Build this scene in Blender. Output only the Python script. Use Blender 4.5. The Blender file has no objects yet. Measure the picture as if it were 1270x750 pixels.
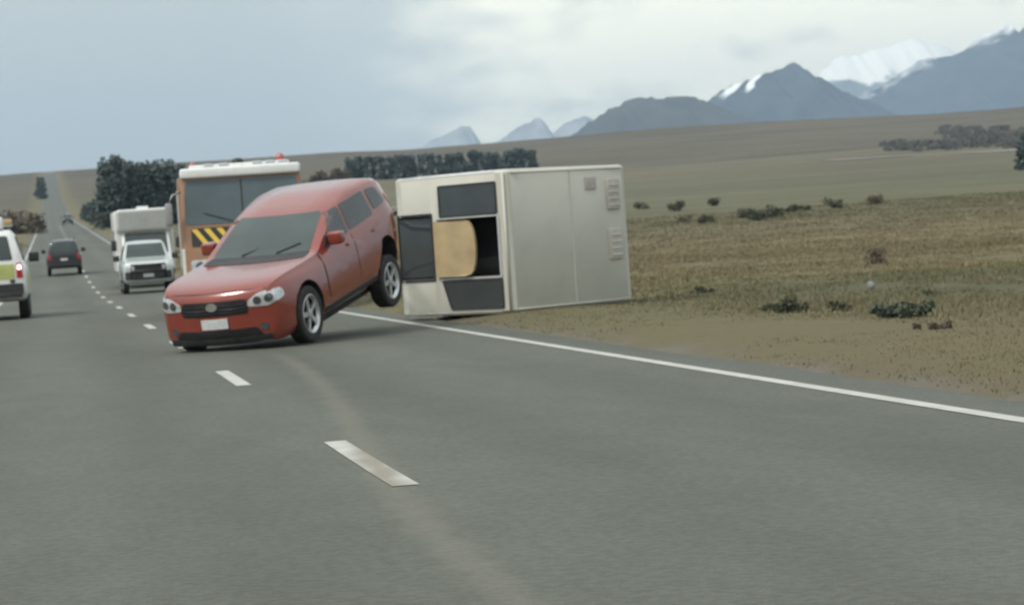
import bpy, bmesh, math, random
import numpy as np
from mathutils import Vector, Matrix, noise
from mathutils.bvhtree import BVHTree
rnd = random.Random(7)
S = bpy.context.scene
C = bpy.context.collection
PI = math.pi

# ------------------------------------------------------------------ camera
FPX, PAN, PITCH, ROLL, CAMH = 2947.5, math.radians(10.846), math.radians(-1.608), math.radians(3.848), 1.2035
_f = Vector((math.sin(PAN)*math.cos(PITCH), math.cos(PAN)*math.cos(PITCH), math.sin(PITCH)))
_r = Vector((math.cos(PAN), -math.sin(PAN), 0)); _u = _r.cross(_f)
_c, _s = math.cos(ROLL), math.sin(ROLL)
CR, CU, CF = _c*_r - _s*_u, _s*_r + _c*_u, _f
cam_d = bpy.data.cameras.new('camera'); cam = bpy.data.objects.new('camera', cam_d); C.objects.link(cam)
M = Matrix(((CR.x, CU.x, -CF.x, 0), (CR.y, CU.y, -CF.y, 0), (CR.z, CU.z, -CF.z, CAMH), (0, 0, 0, 1)))
cam.matrix_world = M
cam_d.sensor_width = 36; cam_d.lens = FPX/1270*36
cam_d.clip_start = 0.5; cam_d.clip_end = 60000
S.camera = cam
cam_d.dof.use_dof = True; cam_d.dof.focus_distance = 6.5; cam_d.dof.aperture_fstop = 9.5

# ------------------------------------------------------------------ world, sun, exposure
SUN_EL, SUN_AZ = math.radians(48), math.radians(-122)     # azimuth from +Y (road), negative = left
w = bpy.data.worlds.new('World'); S.world = w; w.use_nodes = True
nt = w.node_tree; N = nt.nodes; L = nt.links
for n in list(N): N.remove(n)
out = N.new('ShaderNodeOutputWorld'); bg = N.new('ShaderNodeBackground'); bg.inputs['Strength'].default_value = 0.1
sky = N.new('ShaderNodeTexSky'); sky.sky_type = 'NISHITA'; sky.sun_disc = False
sky.sun_elevation = SUN_EL; sky.sun_rotation = SUN_AZ; sky.air_density = 1.3; sky.dust_density = 3
tc = N.new('ShaderNodeTexCoord')
# cloud deck: soft streaky noise over the whole sky, brighter towards the mountains
mp = N.new('ShaderNodeMapping'); mp.inputs['Scale'].default_value = (1.0, 1.0, 2.6); mp.inputs['Location'].default_value = (.31, .2, .12)
L.new(tc.outputs['Generated'], mp.inputs['Vector'])
nz = N.new('ShaderNodeTexNoise'); nz.inputs['Scale'].default_value = 5.5; nz.inputs['Detail'].default_value = 6; nz.inputs['Roughness'].default_value = .55
L.new(mp.outputs[0], nz.inputs['Vector'])
nz2 = N.new('ShaderNodeTexNoise'); nz2.inputs['Scale'].default_value = 22; nz2.inputs['Detail'].default_value = 5
L.new(mp.outputs[0], nz2.inputs['Vector'])
dot = N.new('ShaderNodeVectorMath'); dot.operation = 'DOT_PRODUCT'
_ba = math.radians(20); dot.inputs[1].default_value = (math.sin(_ba), math.cos(_ba), .1)
L.new(tc.outputs['Generated'], dot.inputs[0])
mr = N.new('ShaderNodeMapRange'); mr.inputs[1].default_value = .965; mr.inputs[2].default_value = 1.0; mr.interpolation_type = 'SMOOTHSTEP'
L.new(dot.outputs['Value'], mr.inputs[0])
def wmath(op, a, b):
    m = N.new('ShaderNodeMath'); m.operation = op
    for i, v in enumerate((a, b)):
        if isinstance(v, (int, float)): m.inputs[i].default_value = v
        else: L.new(v, m.inputs[i])
    return m.outputs[0]
fac = wmath('ADD', wmath('MULTIPLY', mr.outputs[0], .80), wmath('MULTIPLY', wmath('SUBTRACT', nz.outputs['Fac'], .5), .38))
fac = wmath('ADD', fac, wmath('MULTIPLY', wmath('SUBTRACT', nz2.outputs['Fac'], .5), wmath('MULTIPLY', mr.outputs[0], .9)))
fac = wmath('ADD', fac, .18)
cr = N.new('ShaderNodeValToRGB'); e = cr.color_ramp.elements
e[0].position = 0; e[0].color = (3.5, 3.75, 3.65, 1)
e[1].position = .95; e[1].color = (9.6, 9.2, 7.4, 1)
a = e.new(.35); a.color = (4.0, 4.25, 4.1, 1)
a = e.new(.62); a.color = (4.6, 4.85, 4.55, 1)
L.new(fac, cr.inputs[0])
mx = N.new('ShaderNodeMixRGB'); mx.inputs[0].default_value = .88
L.new(sky.outputs[0], mx.inputs[1]); L.new(cr.outputs[0], mx.inputs[2])
sep = N.new('ShaderNodeSeparateXYZ'); L.new(tc.outputs['Generated'], sep.inputs[0])
zen = wmath('ADD', wmath('MULTIPLY', wmath('MAXIMUM', sep.outputs['Z'], 0.0), 1.1), 1.0)
sc_ = N.new('ShaderNodeVectorMath'); sc_.operation = 'SCALE'; L.new(mx.outputs[0], sc_.inputs[0]); L.new(zen, sc_.inputs['Scale'])
L.new(sc_.outputs[0], bg.inputs['Color']); L.new(bg.outputs[0], out.inputs['Surface'])

sd = bpy.data.lights.new('sun', 'SUN'); sd.energy = 1.5; sd.angle = math.radians(11); sd.color = (1, .95, .87)
so = bpy.data.objects.new('sun', sd); C.objects.link(so)
sdir = Vector((math.sin(SUN_AZ)*math.cos(SUN_EL), math.cos(SUN_AZ)*math.cos(SUN_EL), math.sin(SUN_EL)))
so.rotation_euler = sdir.to_track_quat('Z', 'Y').to_euler(); so.location = (-30, 0, 40)
S.view_settings.view_transform = 'Standard'; S.view_settings.look = 'None'
S.view_settings.exposure = .7; S.view_settings.gamma = 1

# ------------------------------------------------------------------ terrain and pixel helpers
XC, LANE = 1.62, 3.5
def profile(s):
    if s < 75: return 0.0
    if s < 125: return .00026*(s-75)**2
    if s < 450: return .65 + .026*(s-125)
    if s < 1450: return 9.1 + .026*(s-450) + 2.2e-5*(s-450)**2
    z0 = 9.1 + 26 + 22
    return z0 + 12*(1-math.exp(-(s-1450)/150))
def sm(a, b, x):
    t = min(1, max(0, (x-a)/(b-a))); return t*t*(3-2*t)
def road_z(Y): return profile(Y*.982 + 2*.188)
def ground_z(X, Y):
    z = profile(Y*.982 + X*.188)
    off = X - (XC+LANE); offl = (XC-LANE) - X
    o = max(off, offl)
    k = sm(1.2, 9, o)
    z += .085*sm(.6, 1.6, o) - .085*sm(2.2, 4.6, o)
    if k > 0:
        s = max(0, Y)
        z += k*(noise.noise(Vector((X*.09, Y*.05, 1.3)))*.10 + noise.noise(Vector((X*.35, Y*.3, 4)))*.035)
        z += k*sm(120, 700, s)*(noise.noise(Vector((X*.006, Y*.004, 9)))*3.2 + noise.noise(Vector((X*.02, Y*.012, 3)))*.9)*sm(0, 60, o)
    return z
def pray(x, y): return CF + CR*((x-635)/FPX) - CU*((y-375)/FPX)
CAMP = Vector((0, 0, CAMH))
def at_y(x, y, Y):
    d = pray(x, y); return CAMP + d*(Y/d.y)
def at_z(x, y, z=0):
    d = pray(x, y); return CAMP + d*((z-CAMH)/d.z)
def hit(x, y):
    d = pray(x, y); t = 10.0
    while t < 3000:
        p = CAMP + d*t
        if p.z <= ground_z(p.x, p.y): return p
        t *= 1.006
    return CAMP + d*t

# ------------------------------------------------------------------ materials
def principled(name):
    m = bpy.data.materials.new(name); m.use_nodes = True
    return m, m.node_tree, m.node_tree.nodes['Principled BSDF']
def mat(name, col, rough=.5, metal=0, var=.12, scale=3, bump=0, bscale=40, coat=0, spec=.5, dirt=0, emit=None, estr=0):
    m, t, b = principled(name); n, l = t.nodes, t.links
    b.inputs['Roughness'].default_value = rough; b.inputs['Metallic'].default_value = metal
    b.inputs['Coat Weight'].default_value = coat; b.inputs['Coat Roughness'].default_value = .08
    b.inputs['Specular IOR Level'].default_value = spec
    tcn = n.new('ShaderNodeTexCoord')
    nzn = n.new('ShaderNodeTexNoise'); nzn.inputs['Scale'].default_value = scale; nzn.inputs['Detail'].default_value = 6
    l.new(tcn.outputs['Object'], nzn.inputs['Vector'])
    r = n.new('ShaderNodeValToRGB'); el = r.color_ramp.elements
    el[0].position = .3; el[1].position = .7
    el[0].color = (*[max(0, c*(1-var)) for c in col], 1); el[1].color = (*[min(1, c*(1+var)) for c in col], 1)
    l.new(nzn.outputs['Fac'], r.inputs[0]); last = r.outputs[0]
    if dirt:
        nd = n.new('ShaderNodeTexNoise'); nd.inputs['Scale'].default_value = scale*1.7; nd.inputs['Detail'].default_value = 9; nd.inputs['Roughness'].default_value = .7
        l.new(tcn.outputs['Object'], nd.inputs['Vector'])
        rm = n.new('ShaderNodeMapRange'); rm.inputs[1].default_value = .5; rm.inputs[2].default_value = .8; rm.inputs[4].default_value = dirt
        l.new(nd.outputs['Fac'], rm.inputs[0])
        mm = n.new('ShaderNodeMixRGB'); mm.inputs[2].default_value = (.16, .13, .1, 1)
        l.new(rm.outputs[0], mm.inputs[0]); l.new(last, mm.inputs[1]); last = mm.outputs[0]
    l.new(last, b.inputs['Base Color'])
    if bump:
        nb = n.new('ShaderNodeTexNoise'); nb.inputs['Scale'].default_value = bscale; nb.inputs['Detail'].default_value = 5
        l.new(tcn.outputs['Object'], nb.inputs['Vector'])
        bp = n.new('ShaderNodeBump'); bp.inputs['Strength'].default_value = bump; bp.inputs['Distance'].default_value = .02
        l.new(nb.outputs['Fac'], bp.inputs['Height']); l.new(bp.outputs[0], b.inputs['Normal'])
    if emit:
        b.inputs['Emission Color'].default_value = (*emit, 1); b.inputs['Emission Strength'].default_value = estr
    return m

MT = {}
TRAIL = [(352, 444), (372, 456), (400, 480), (428, 515), (452, 556), (474, 590), (505, 630), (560, 682), (640, 745), (740, 800)]
def trail(t, col, strength):
    """dirt dragged over the seal from the wreck: a wandering stain along the road"""
    n, l = t.nodes, t.links
    P = sorted([(at_z(*p, 0).y, at_z(*p, 0).x) for p in TRAIL])
    y0, y1 = P[0][0], P[-1][0]
    g = n.new('ShaderNodeNewGeometry'); sp = n.new('ShaderNodeSeparateXYZ'); l.new(g.outputs['Position'], sp.inputs[0])
    def mr(v, a, b, c, d, typ='LINEAR'):
        m = n.new('ShaderNodeMapRange'); m.interpolation_type = typ
        for i, q in enumerate((a, b, c, d)): m.inputs[i+1].default_value = q
        l.new(v, m.inputs[0]); return m.outputs[0]
    def mt(op, a, b):
        m = n.new('ShaderNodeMath'); m.operation = op
        for i, q in enumerate((a, b)):
            if isinstance(q, (int, float)): m.inputs[i].default_value = q
            else: l.new(q, m.inputs[i])
        return m.outputs[0]
    fc = n.new('ShaderNodeFloatCurve'); c = fc.mapping.curves[0]
    xs_ = [p[1] for p in P]; x0, x1 = min(xs_)-.1, max(xs_)+.1
    pts = [((p[0]-y0)/(y1-y0), (p[1]-x0)/(x1-x0)) for p in P]
    c.points[0].location = pts[0]; c.points[-1].location = pts[-1]
    for q in pts[1:-1]: c.points.new(*q)
    fc.mapping.update()
    l.new(mr(sp.outputs['Y'], y0, y1, 0, 1), fc.inputs['Value'])
    cx = mr(fc.outputs[0], 0, 1, x0, x1)
    q = n.new('ShaderNodeTexNoise'); q.inputs['Scale'].default_value = 2.2; q.inputs['Detail'].default_value = 7; l.new(g.outputs['Position'], q.inputs['Vector'])
    d = mt('ABSOLUTE', mt('SUBTRACT', sp.outputs['X'], cx), 0.0)
    d = mt('ADD', d, mt('MULTIPLY', mt('SUBTRACT', q.outputs['Fac'], .5), .22))
    k = mr(d, .0, .16, 1, 0, 'SMOOTHSTEP')
    k = mt('MULTIPLY', k, mr(sp.outputs['Y'], y1-1.5, y1+2.5, 1, 0)); k = mt('MULTIPLY', k, strength)
    m = n.new('ShaderNodeMixRGB'); l.new(k, m.inputs[0]); l.new(col, m.inputs[1]); m.inputs[2].default_value = (.215, .19, .15, 1)
    return m.outputs[0]
MT['red'] = mat('red_paint', (.225, .040, .026), .2, .1, .06, 2, coat=.8, dirt=.25)
MT['glass'] = mat('tinted_glass', (.04, .056, .052), .06, 0, .2, 1.5, spec=.6)
MT['glass_side'] = mat('privacy_glass', (.04, .047, .05), .07, 0, .2, 1.5, spec=.7)
MT['glass_cab'] = mat('cab_windscreen', (.08, .11, .125), .08, 0, .2, 1.2, spec=.6)
MT['black'] = mat('black_plastic', (.022, .023, .025), .55, 0, .25, 6, dirt=.3)
MT['grille'] = mat('grille_black', (.012, .012, .013), .4, 0, .2, 6)
MT['tyre'] = mat('tyre_rubber', (.018, .018, .018), .8, 0, .25, 12, dirt=.45)
MT['alloy'] = mat('alloy_wheel', (.55, .55, .56), .32, .75, .08, 6, dirt=.3)
MT['chrome'] = mat('chrome', (.7, .7, .72), .15, 1, .05, 3)
MT['lamp'] = mat('headlamp_lens', (.55, .57, .58), .12, .35, .25, 14, coat=1)
MT['lamp_dark'] = mat('headlamp_reflector', (.10, .10, .11), .15, .6, .3, 14, coat=1)
MT['taillamp'] = mat('tail_lamp', (.42, .02, .025), .15, 0, .15, 8, coat=1)
MT['braked'] = mat('lit_lamp', (.8, .6, .6), .3, 0, .05, 8, emit=(1, .72, .72), estr=1.6)
MT['amber'] = mat('amber_lens', (.42, .27, .12), .15, 0, .15, 8, coat=1)
MT['plate'] = mat('number_plate', (.55, .56, .56), .4, 0, .1, 20, dirt=.4)
MT['cream'] = mat('caravan_cream', (.50, .495, .435), .6, 0, .05, 1.2, bump=.08, bscale=5, dirt=.16)
MT['creamroof'] = mat('caravan_roof_cream', (.52, .515, .455), .6, 0, .05, 1.0, bump=.08, bscale=4, dirt=.2)
MT['alum'] = mat('aluminium_trim', (.62, .62, .61), .4, .6, .1, 5)
MT['ply'] = mat('tan_board', (.38, .29, .16), .7, 0, .18, 3, bump=.2, bscale=20)
MT['vent'] = mat('roof_vent_grey', (.45, .42, .38), .55, 0, .12, 6, dirt=.3)
MT['white'] = mat('white_paint', (.70, .71, .70), .35, 0, .05, 2, coat=.4, dirt=.2)
MT['silver'] = mat('pale_silver_paint', (.46, .50, .48), .32, .35, .06, 2, coat=.5, dirt=.25)
MT['dark'] = mat('charcoal_paint', (.03, .032, .035), .32, .2, .1, 2, coat=.5, dirt=.2)
MT['hiviz'] = mat('hi_vis_yellow', (.40, .43, .15), .5, 0, .08, 4)
MT['engine'] = mat('fire_engine_paint', (.31, .165, .09), .35, 0, .08, 2, coat=.4, dirt=.3)
MT['chevy'] = mat('chevron_yellow', (.72, .50, .07), .45, 0, .08, 4)
MT['chevk'] = mat('chevron_black', (.03, .028, .026), .5, 0, .1, 4)
MT['beacon'] = mat('red_beacon', (.34, .06, .06), .2, 0, .1, 6, coat=1)
MT['under'] = mat('underbody', (.03, .028, .026), .8, .2, .3, 5, dirt=.5)
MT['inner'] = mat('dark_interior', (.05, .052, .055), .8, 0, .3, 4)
MT['steel'] = mat('galvanised_steel', (.32, .32, .32), .5, .7, .15, 8, dirt=.4)
MT['line'] = mat('road_line_paint', (.42, .42, .385), .7, 0, .10, 3, bump=.3, bscale=60, dirt=.5)
_t = MT['line'].node_tree; _b = _t.nodes['Principled BSDF']; _src = _b.inputs['Base Color'].links[0].from_socket; _t.links.new(trail(_t, _src, .95), _b.inputs['Base Color'])
MT['stone'] = mat('pale_stone', (.20, .21, .21), .85, 0, .2, 8, bump=.4)
MT['bark'] = mat('bark', (.07, .055, .045), .9, 0, .25, 10, bump=.5)

def leafmat(name, c1, c2, scale=.8, trans=.15):
    m, t, b = principled(name); n, l = t.nodes, t.links
    g = n.new('ShaderNodeNewGeometry')
    r = n.new('ShaderNodeValToRGB'); r.color_ramp.elements[0].color = (*c1, 1); r.color_ramp.elements[1].color = (*c2, 1)
    tcn = n.new('ShaderNodeTexCoord'); nzn = n.new('ShaderNodeTexNoise'); nzn.inputs['Scale'].default_value = scale
    l.new(tcn.outputs['Object'], nzn.inputs['Vector'])
    ad = n.new('ShaderNodeMath'); ad.operation = 'ADD'
    ml = n.new('ShaderNodeMath'); ml.operation = 'MULTIPLY'; ml.inputs[1].default_value = .5
    l.new(g.outputs['Random Per Island'], ml.inputs[0]); l.new(ml.outputs[0], ad.inputs[0])
    m2 = n.new('ShaderNodeMath'); m2.operation = 'MULTIPLY'; m2.inputs[1].default_value = .5
    l.new(nzn.outputs['Fac'], m2.inputs[0]); l.new(m2.outputs[0], ad.inputs[1])
    l.new(ad.outputs[0], r.inputs[0]); l.new(r.outputs[0], b.inputs['Base Color'])
    b.inputs['Roughness'].default_value = .7; b.inputs['Specular IOR Level'].default_value = .25
    return m
MT['conifer'] = leafmat('conifer_needles', (.05, .072, .07), (.098, .125, .116), .25)
MT['shrub'] = leafmat('shrub_leaves', (.035, .042, .026), (.08, .085, .05), 2)
MT['shrubg'] = leafmat('green_shrub_leaves', (.04, .055, .038), (.09, .105, .07), 2)
MT['shrubb'] = leafmat('brown_shrub_twigs', (.065, .055, .042), (.14, .12, .09), 2)
MT['scrub'] = leafmat('scrub_leaves', (.07, .07, .066), (.12, .118, .105), .02)

def land_colour(t):
    """colour of the open land from its place: gravel shoulder, verge, field bands, patches"""
    n, l = t.nodes, t.links
    g = n.new('ShaderNodeNewGeometry')
    sx = n.new('ShaderNodeSeparateXYZ'); l.new(g.outputs['Position'], sx.inputs[0])
    def noi(sc, det=5, stretch=(1, 1, 1), rough=.55):
        mpp = n.new('ShaderNodeMapping'); mpp.inputs['Scale'].default_value = stretch
        l.new(g.outputs['Position'], mpp.inputs['Vector'])
        q = n.new('ShaderNodeTexNoise'); q.inputs['Scale'].default_value = sc; q.inputs['Detail'].default_value = det; q.inputs['Roughness'].default_value = rough
        l.new(mpp.outputs[0], q.inputs['Vector']); return q.outputs['Fac']
    def mth(op, a, b=None, cl=False):
        m = n.new('ShaderNodeMath'); m.operation = op; m.use_clamp = cl
        for i, v in enumerate((a, b)):
            if v is None: continue
            if isinstance(v, (int, float)): m.inputs[i].default_value = v
            else: l.new(v, m.inputs[i])
        return m.outputs[0]
    def mix(f, a, b, mode='MIX'):
        m = n.new('ShaderNodeMixRGB'); m.blend_type = mode
        for i, v in zip((0, 1, 2), (f, a, b)):
            if isinstance(v, tuple): m.inputs[i].default_value = (*v, 1)
            elif isinstance(v, (int, float)): m.inputs[i].default_value = v
            else: l.new(v, m.inputs[i])
        return m.outputs[0]
    # distance over the land, logarithmic, warped by noise
    s = mth('ADD', mth('MULTIPLY', sx.outputs['Y'], .982), mth('MULTIPLY', sx.outputs['X'], .188))
    s = mth('MAXIMUM', s, 5.0)
    lg = mth('LOGARITHM', s, 10.0)
    lg = mth('ADD', lg, mth('MULTIPLY', mth('SUBTRACT', noi(.06, 5, (.35, 1, 1)), .5), .35))
    lg = mth('ADD', lg, mth('MULTIPLY', mth('SUBTRACT', noi(.012, 4, (.3, 1, 1)), .5), .30))
    rp = n.new('ShaderNodeValToRGB'); l.new(mth('DIVIDE', lg, 3.5), rp.inputs[0])
    el = rp.color_ramp.elements
    stops = [(1.30, (.115, .092, .055)), (1.50, (.088, .085, .05)), (1.64, (.102, .096, .052)), (1.82, (.136, .112, .066)), (2.05, (.14, .117, .07)),
             (2.25, (.10, .098, .062)), (2.6, (.098, .098, .066)), (2.85, (.112, .10, .07)), (2.98, (.085, .078, .058)), (3.08, (.095, .083, .062)), (3.25, (.075, .066, .056))]
    el[0].position = stops[0][0]/3.5; el[0].color = (*stops[0][1], 1)
    el[1].position = stops[-1][0]/3.5; el[1].color = (*stops[-1][1], 1)
    for p_, c_ in stops[1:-1]:
        k = el.new(p_/3.5); k.color = (*c_, 1)
    col = rp.outputs[0]
    # patches of greener and dry straw growth
    f1 = n.new('ShaderNodeMapRange'); f1.inputs[1].default_value = .48; f1.inputs[2].default_value = .68; l.new(noi(.35, 6, (.45, 1, 1)), f1.inputs[0])
    col = mix(mth('MULTIPLY', f1.outputs[0], .5), col, (.068, .072, .042))
    f2 = n.new('ShaderNodeMapRange'); f2.inputs[1].default_value = .55; f2.inputs[2].default_value = .72; l.new(noi(.8, 6, (.4, 1, 1)), f2.inputs[0])
    col = mix(mth('MULTIPLY', f2.outputs[0], .5), col, (.19, .15, .088))
    f3 = n.new('ShaderNodeMapRange'); f3.inputs[1].default_value = .3; f3.inputs[2].default_value = .75; f3.inputs[3].default_value = .72; f3.inputs[4].default_value = 1.25; l.new(noi(7, 6), f3.inputs[0])
    mul = n.new('ShaderNodeVectorMath'); mul.operation = 'SCALE'; l.new(col, mul.inputs[0]); l.new(f3.outputs[0], mul.inputs['Scale']); col = mul.outputs[0]
    f4 = n.new('ShaderNodeMapRange'); f4.inputs[1].default_value = .35; f4.inputs[2].default_value = .65; f4.inputs[3].default_value = .74; f4.inputs[4].default_value = 1.14; l.new(noi(.03, 7, (.25, 1, 1), .65), f4.inputs[0])
    mu4 = n.new('ShaderNodeVectorMath'); mu4.operation = 'SCALE'; l.new(col, mu4.inputs[0]); l.new(f4.outputs[0], mu4.inputs['Scale']); col = mu4.outputs[0]
    # gravel shoulder beside the seal
    dx = mth('SUBTRACT', mth('ABSOLUTE', mth('SUBTRACT', sx.outputs['X'], XC)), LANE)
    dx = mth('ADD', dx, mth('MULTIPLY', mth('SUBTRACT', noi(1.1, 6), .5), 1.6))
    gr = n.new('ShaderNodeMapRange'); gr.inputs[1].default_value = .35; gr.inputs[2].default_value = 1.15; gr.inputs[3].default_value = 1; gr.inputs[4].default_value = 0; l.new(dx, gr.inputs[0])
    gc = n.new('ShaderNodeValToRGB'); gc.color_ramp.elements[0].color = (.10, .092, .08, 1); gc.color_ramp.elements[1].color = (.17, .155, .13, 1); l.new(noi(25, 4), gc.inputs[0])
    col = mix(gr.outputs[0], col, gc.outputs[0])
    # brown verge strip
    vb = n.new('ShaderNodeMapRange'); vb.inputs[1].default_value = 2.5; vb.inputs[2].default_value = 7; vb.inputs[3].default_value = .75; vb.inputs[4].default_value = 0; l.new(dx, vb.inputs[0])
    inv = mth('MULTIPLY', vb.outputs[0], mth('SUBTRACT', 1.0, gr.outputs[0]))
    col = mix(inv, col, (.122, .108, .062))
    lift = n.new('ShaderNodeVectorMath'); lift.operation = 'SCALE'; l.new(col, lift.inputs[0]); lift.inputs['Scale'].default_value = 1.24
    return lift.outputs[0], noi
m, t, b = principled('land'); col, noi = land_colour(t)
t.links.new(col, b.inputs['Base Color']); b.inputs['Roughness'].default_value = .95; b.inputs['Specular IOR Level'].default_value = .15
bp = t.nodes.new('ShaderNodeBump'); bp.inputs['Strength'].default_value = .8; bp.inputs['Distance'].default_value = .12
t.links.new(noi(4, 8, (.7, 1, 1), .7), bp.inputs['Height']); t.links.new(bp.outputs[0], b.inputs['Normal']); MT['land'] = m
m, t, b = principled('grass_blades'); col, noi = land_colour(t)
g = t.nodes.new('ShaderNodeNewGeometry'); mrr = t.nodes.new('ShaderNodeMapRange'); mrr.inputs[3].default_value = .92; mrr.inputs[4].default_value = 1.4
t.links.new(g.outputs['Random Per Island'], mrr.inputs[0])
sc = t.nodes.new('ShaderNodeVectorMath'); sc.operation = 'SCALE'; t.links.new(col, sc.inputs[0]); t.links.new(mrr.outputs[0], sc.inputs['Scale'])
t.links.new(sc.outputs[0], b.inputs['Base Color']); b.inputs['Roughness'].default_value = .85; b.inputs['Specular IOR Level'].default_value = .2; MT['grass'] = m

# asphalt (chip seal): grain, wheel tracks, patches
m, t, b = principled('chip_seal'); n, l = t.nodes, t.links
g = n.new('ShaderNodeNewGeometry')
def anoise(sc_, det, st=(1, 1, 1)):
    mpp = n.new('ShaderNodeMapping'); mpp.inputs['Scale'].default_value = st; l.new(g.outputs['Position'], mpp.inputs['Vector'])
    q = n.new('ShaderNodeTexNoise'); q.inputs['Scale'].default_value = sc_; q.inputs['Detail'].default_value = det; l.new(mpp.outputs[0], q.inputs['Vector']); return q.outputs['Fac']
rp = n.new('ShaderNodeValToRGB'); rp.color_ramp.elements[0].position = .3; rp.color_ramp.elements[1].position = .7
rp.color_ramp.elements[0].color = (.077, .083, .068, 1); rp.color_ramp.elements[1].color = (.105, .112, .093, 1)
l.new(anoise(90, 3), rp.inputs[0])
r2 = n.new('ShaderNodeMapRange'); r2.inputs[1].default_value = .3; r2.inputs[2].default_value = .7; r2.inputs[3].default_value = .86; r2.inputs[4].default_value = 1.12
l.new(anoise(.5, 6, (1, .12, 1)), r2.inputs[0])
r3 = n.new('ShaderNodeMapRange'); r3.inputs[1].default_value = .3; r3.inputs[2].default_value = .7; r3.inputs[3].default_value = .93; r3.inputs[4].default_value = 1.06
l.new(anoise(2.5, 7, (1, .35, 1)), r3.inputs[0])
# wheel tracks polished darker, two per lane
sx = n.new('ShaderNodeSeparateXYZ'); l.new(g.outputs['Position'], sx.inputs[0])
w1 = n.new('ShaderNodeMath'); w1.operation = 'SUBTRACT'; w1.inputs[1].default_value = XC; l.new(sx.outputs['X'], w1.inputs[0])
w2 = n.new('ShaderNodeMath'); w2.operation = 'MULTIPLY'; w2.inputs[1].default_value = 2*PI/1.75; l.new(w1.outputs[0], w2.inputs[0])
w3 = n.new('ShaderNodeMath'); w3.operation = 'COSINE'; l.new(w2.outputs[0], w3.inputs[0])
r4 = n.new('ShaderNodeMapRange'); r4.inputs[1].default_value = -1; r4.inputs[2].default_value = 1; r4.inputs[3].default_value = .93; r4.inputs[4].default_value = 1.07; l.new(w3.outputs[0], r4.inputs[0])
v = rp.outputs[0]
r5 = n.new('ShaderNodeMapRange'); r5.inputs[1].default_value = .35; r5.inputs[2].default_value = .65; r5.inputs[3].default_value = .87; r5.inputs[4].default_value = 1.13; l.new(anoise(22, 3), r5.inputs[0])
for rr in (r2, r3, r4, r5):
    q = n.new('ShaderNodeVectorMath'); q.operation = 'SCALE'; l.new(v, q.inputs[0]); l.new(rr.outputs[0], q.inputs['Scale']); v = q.outputs[0]
l.new(trail(t, v, .27), b.inputs['Base Color']); b.inputs['Roughness'].default_value = .82; b.inputs['Specular IOR Level'].default_value = .3
bp = n.new('ShaderNodeBump'); bp.inputs['Strength'].default_value = .35; bp.inputs['Distance'].default_value = .01
l.new(anoise(120, 2), bp.inputs['Height']); l.new(bp.outputs[0], b.inputs['Normal']); MT['asphalt'] = m

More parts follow.
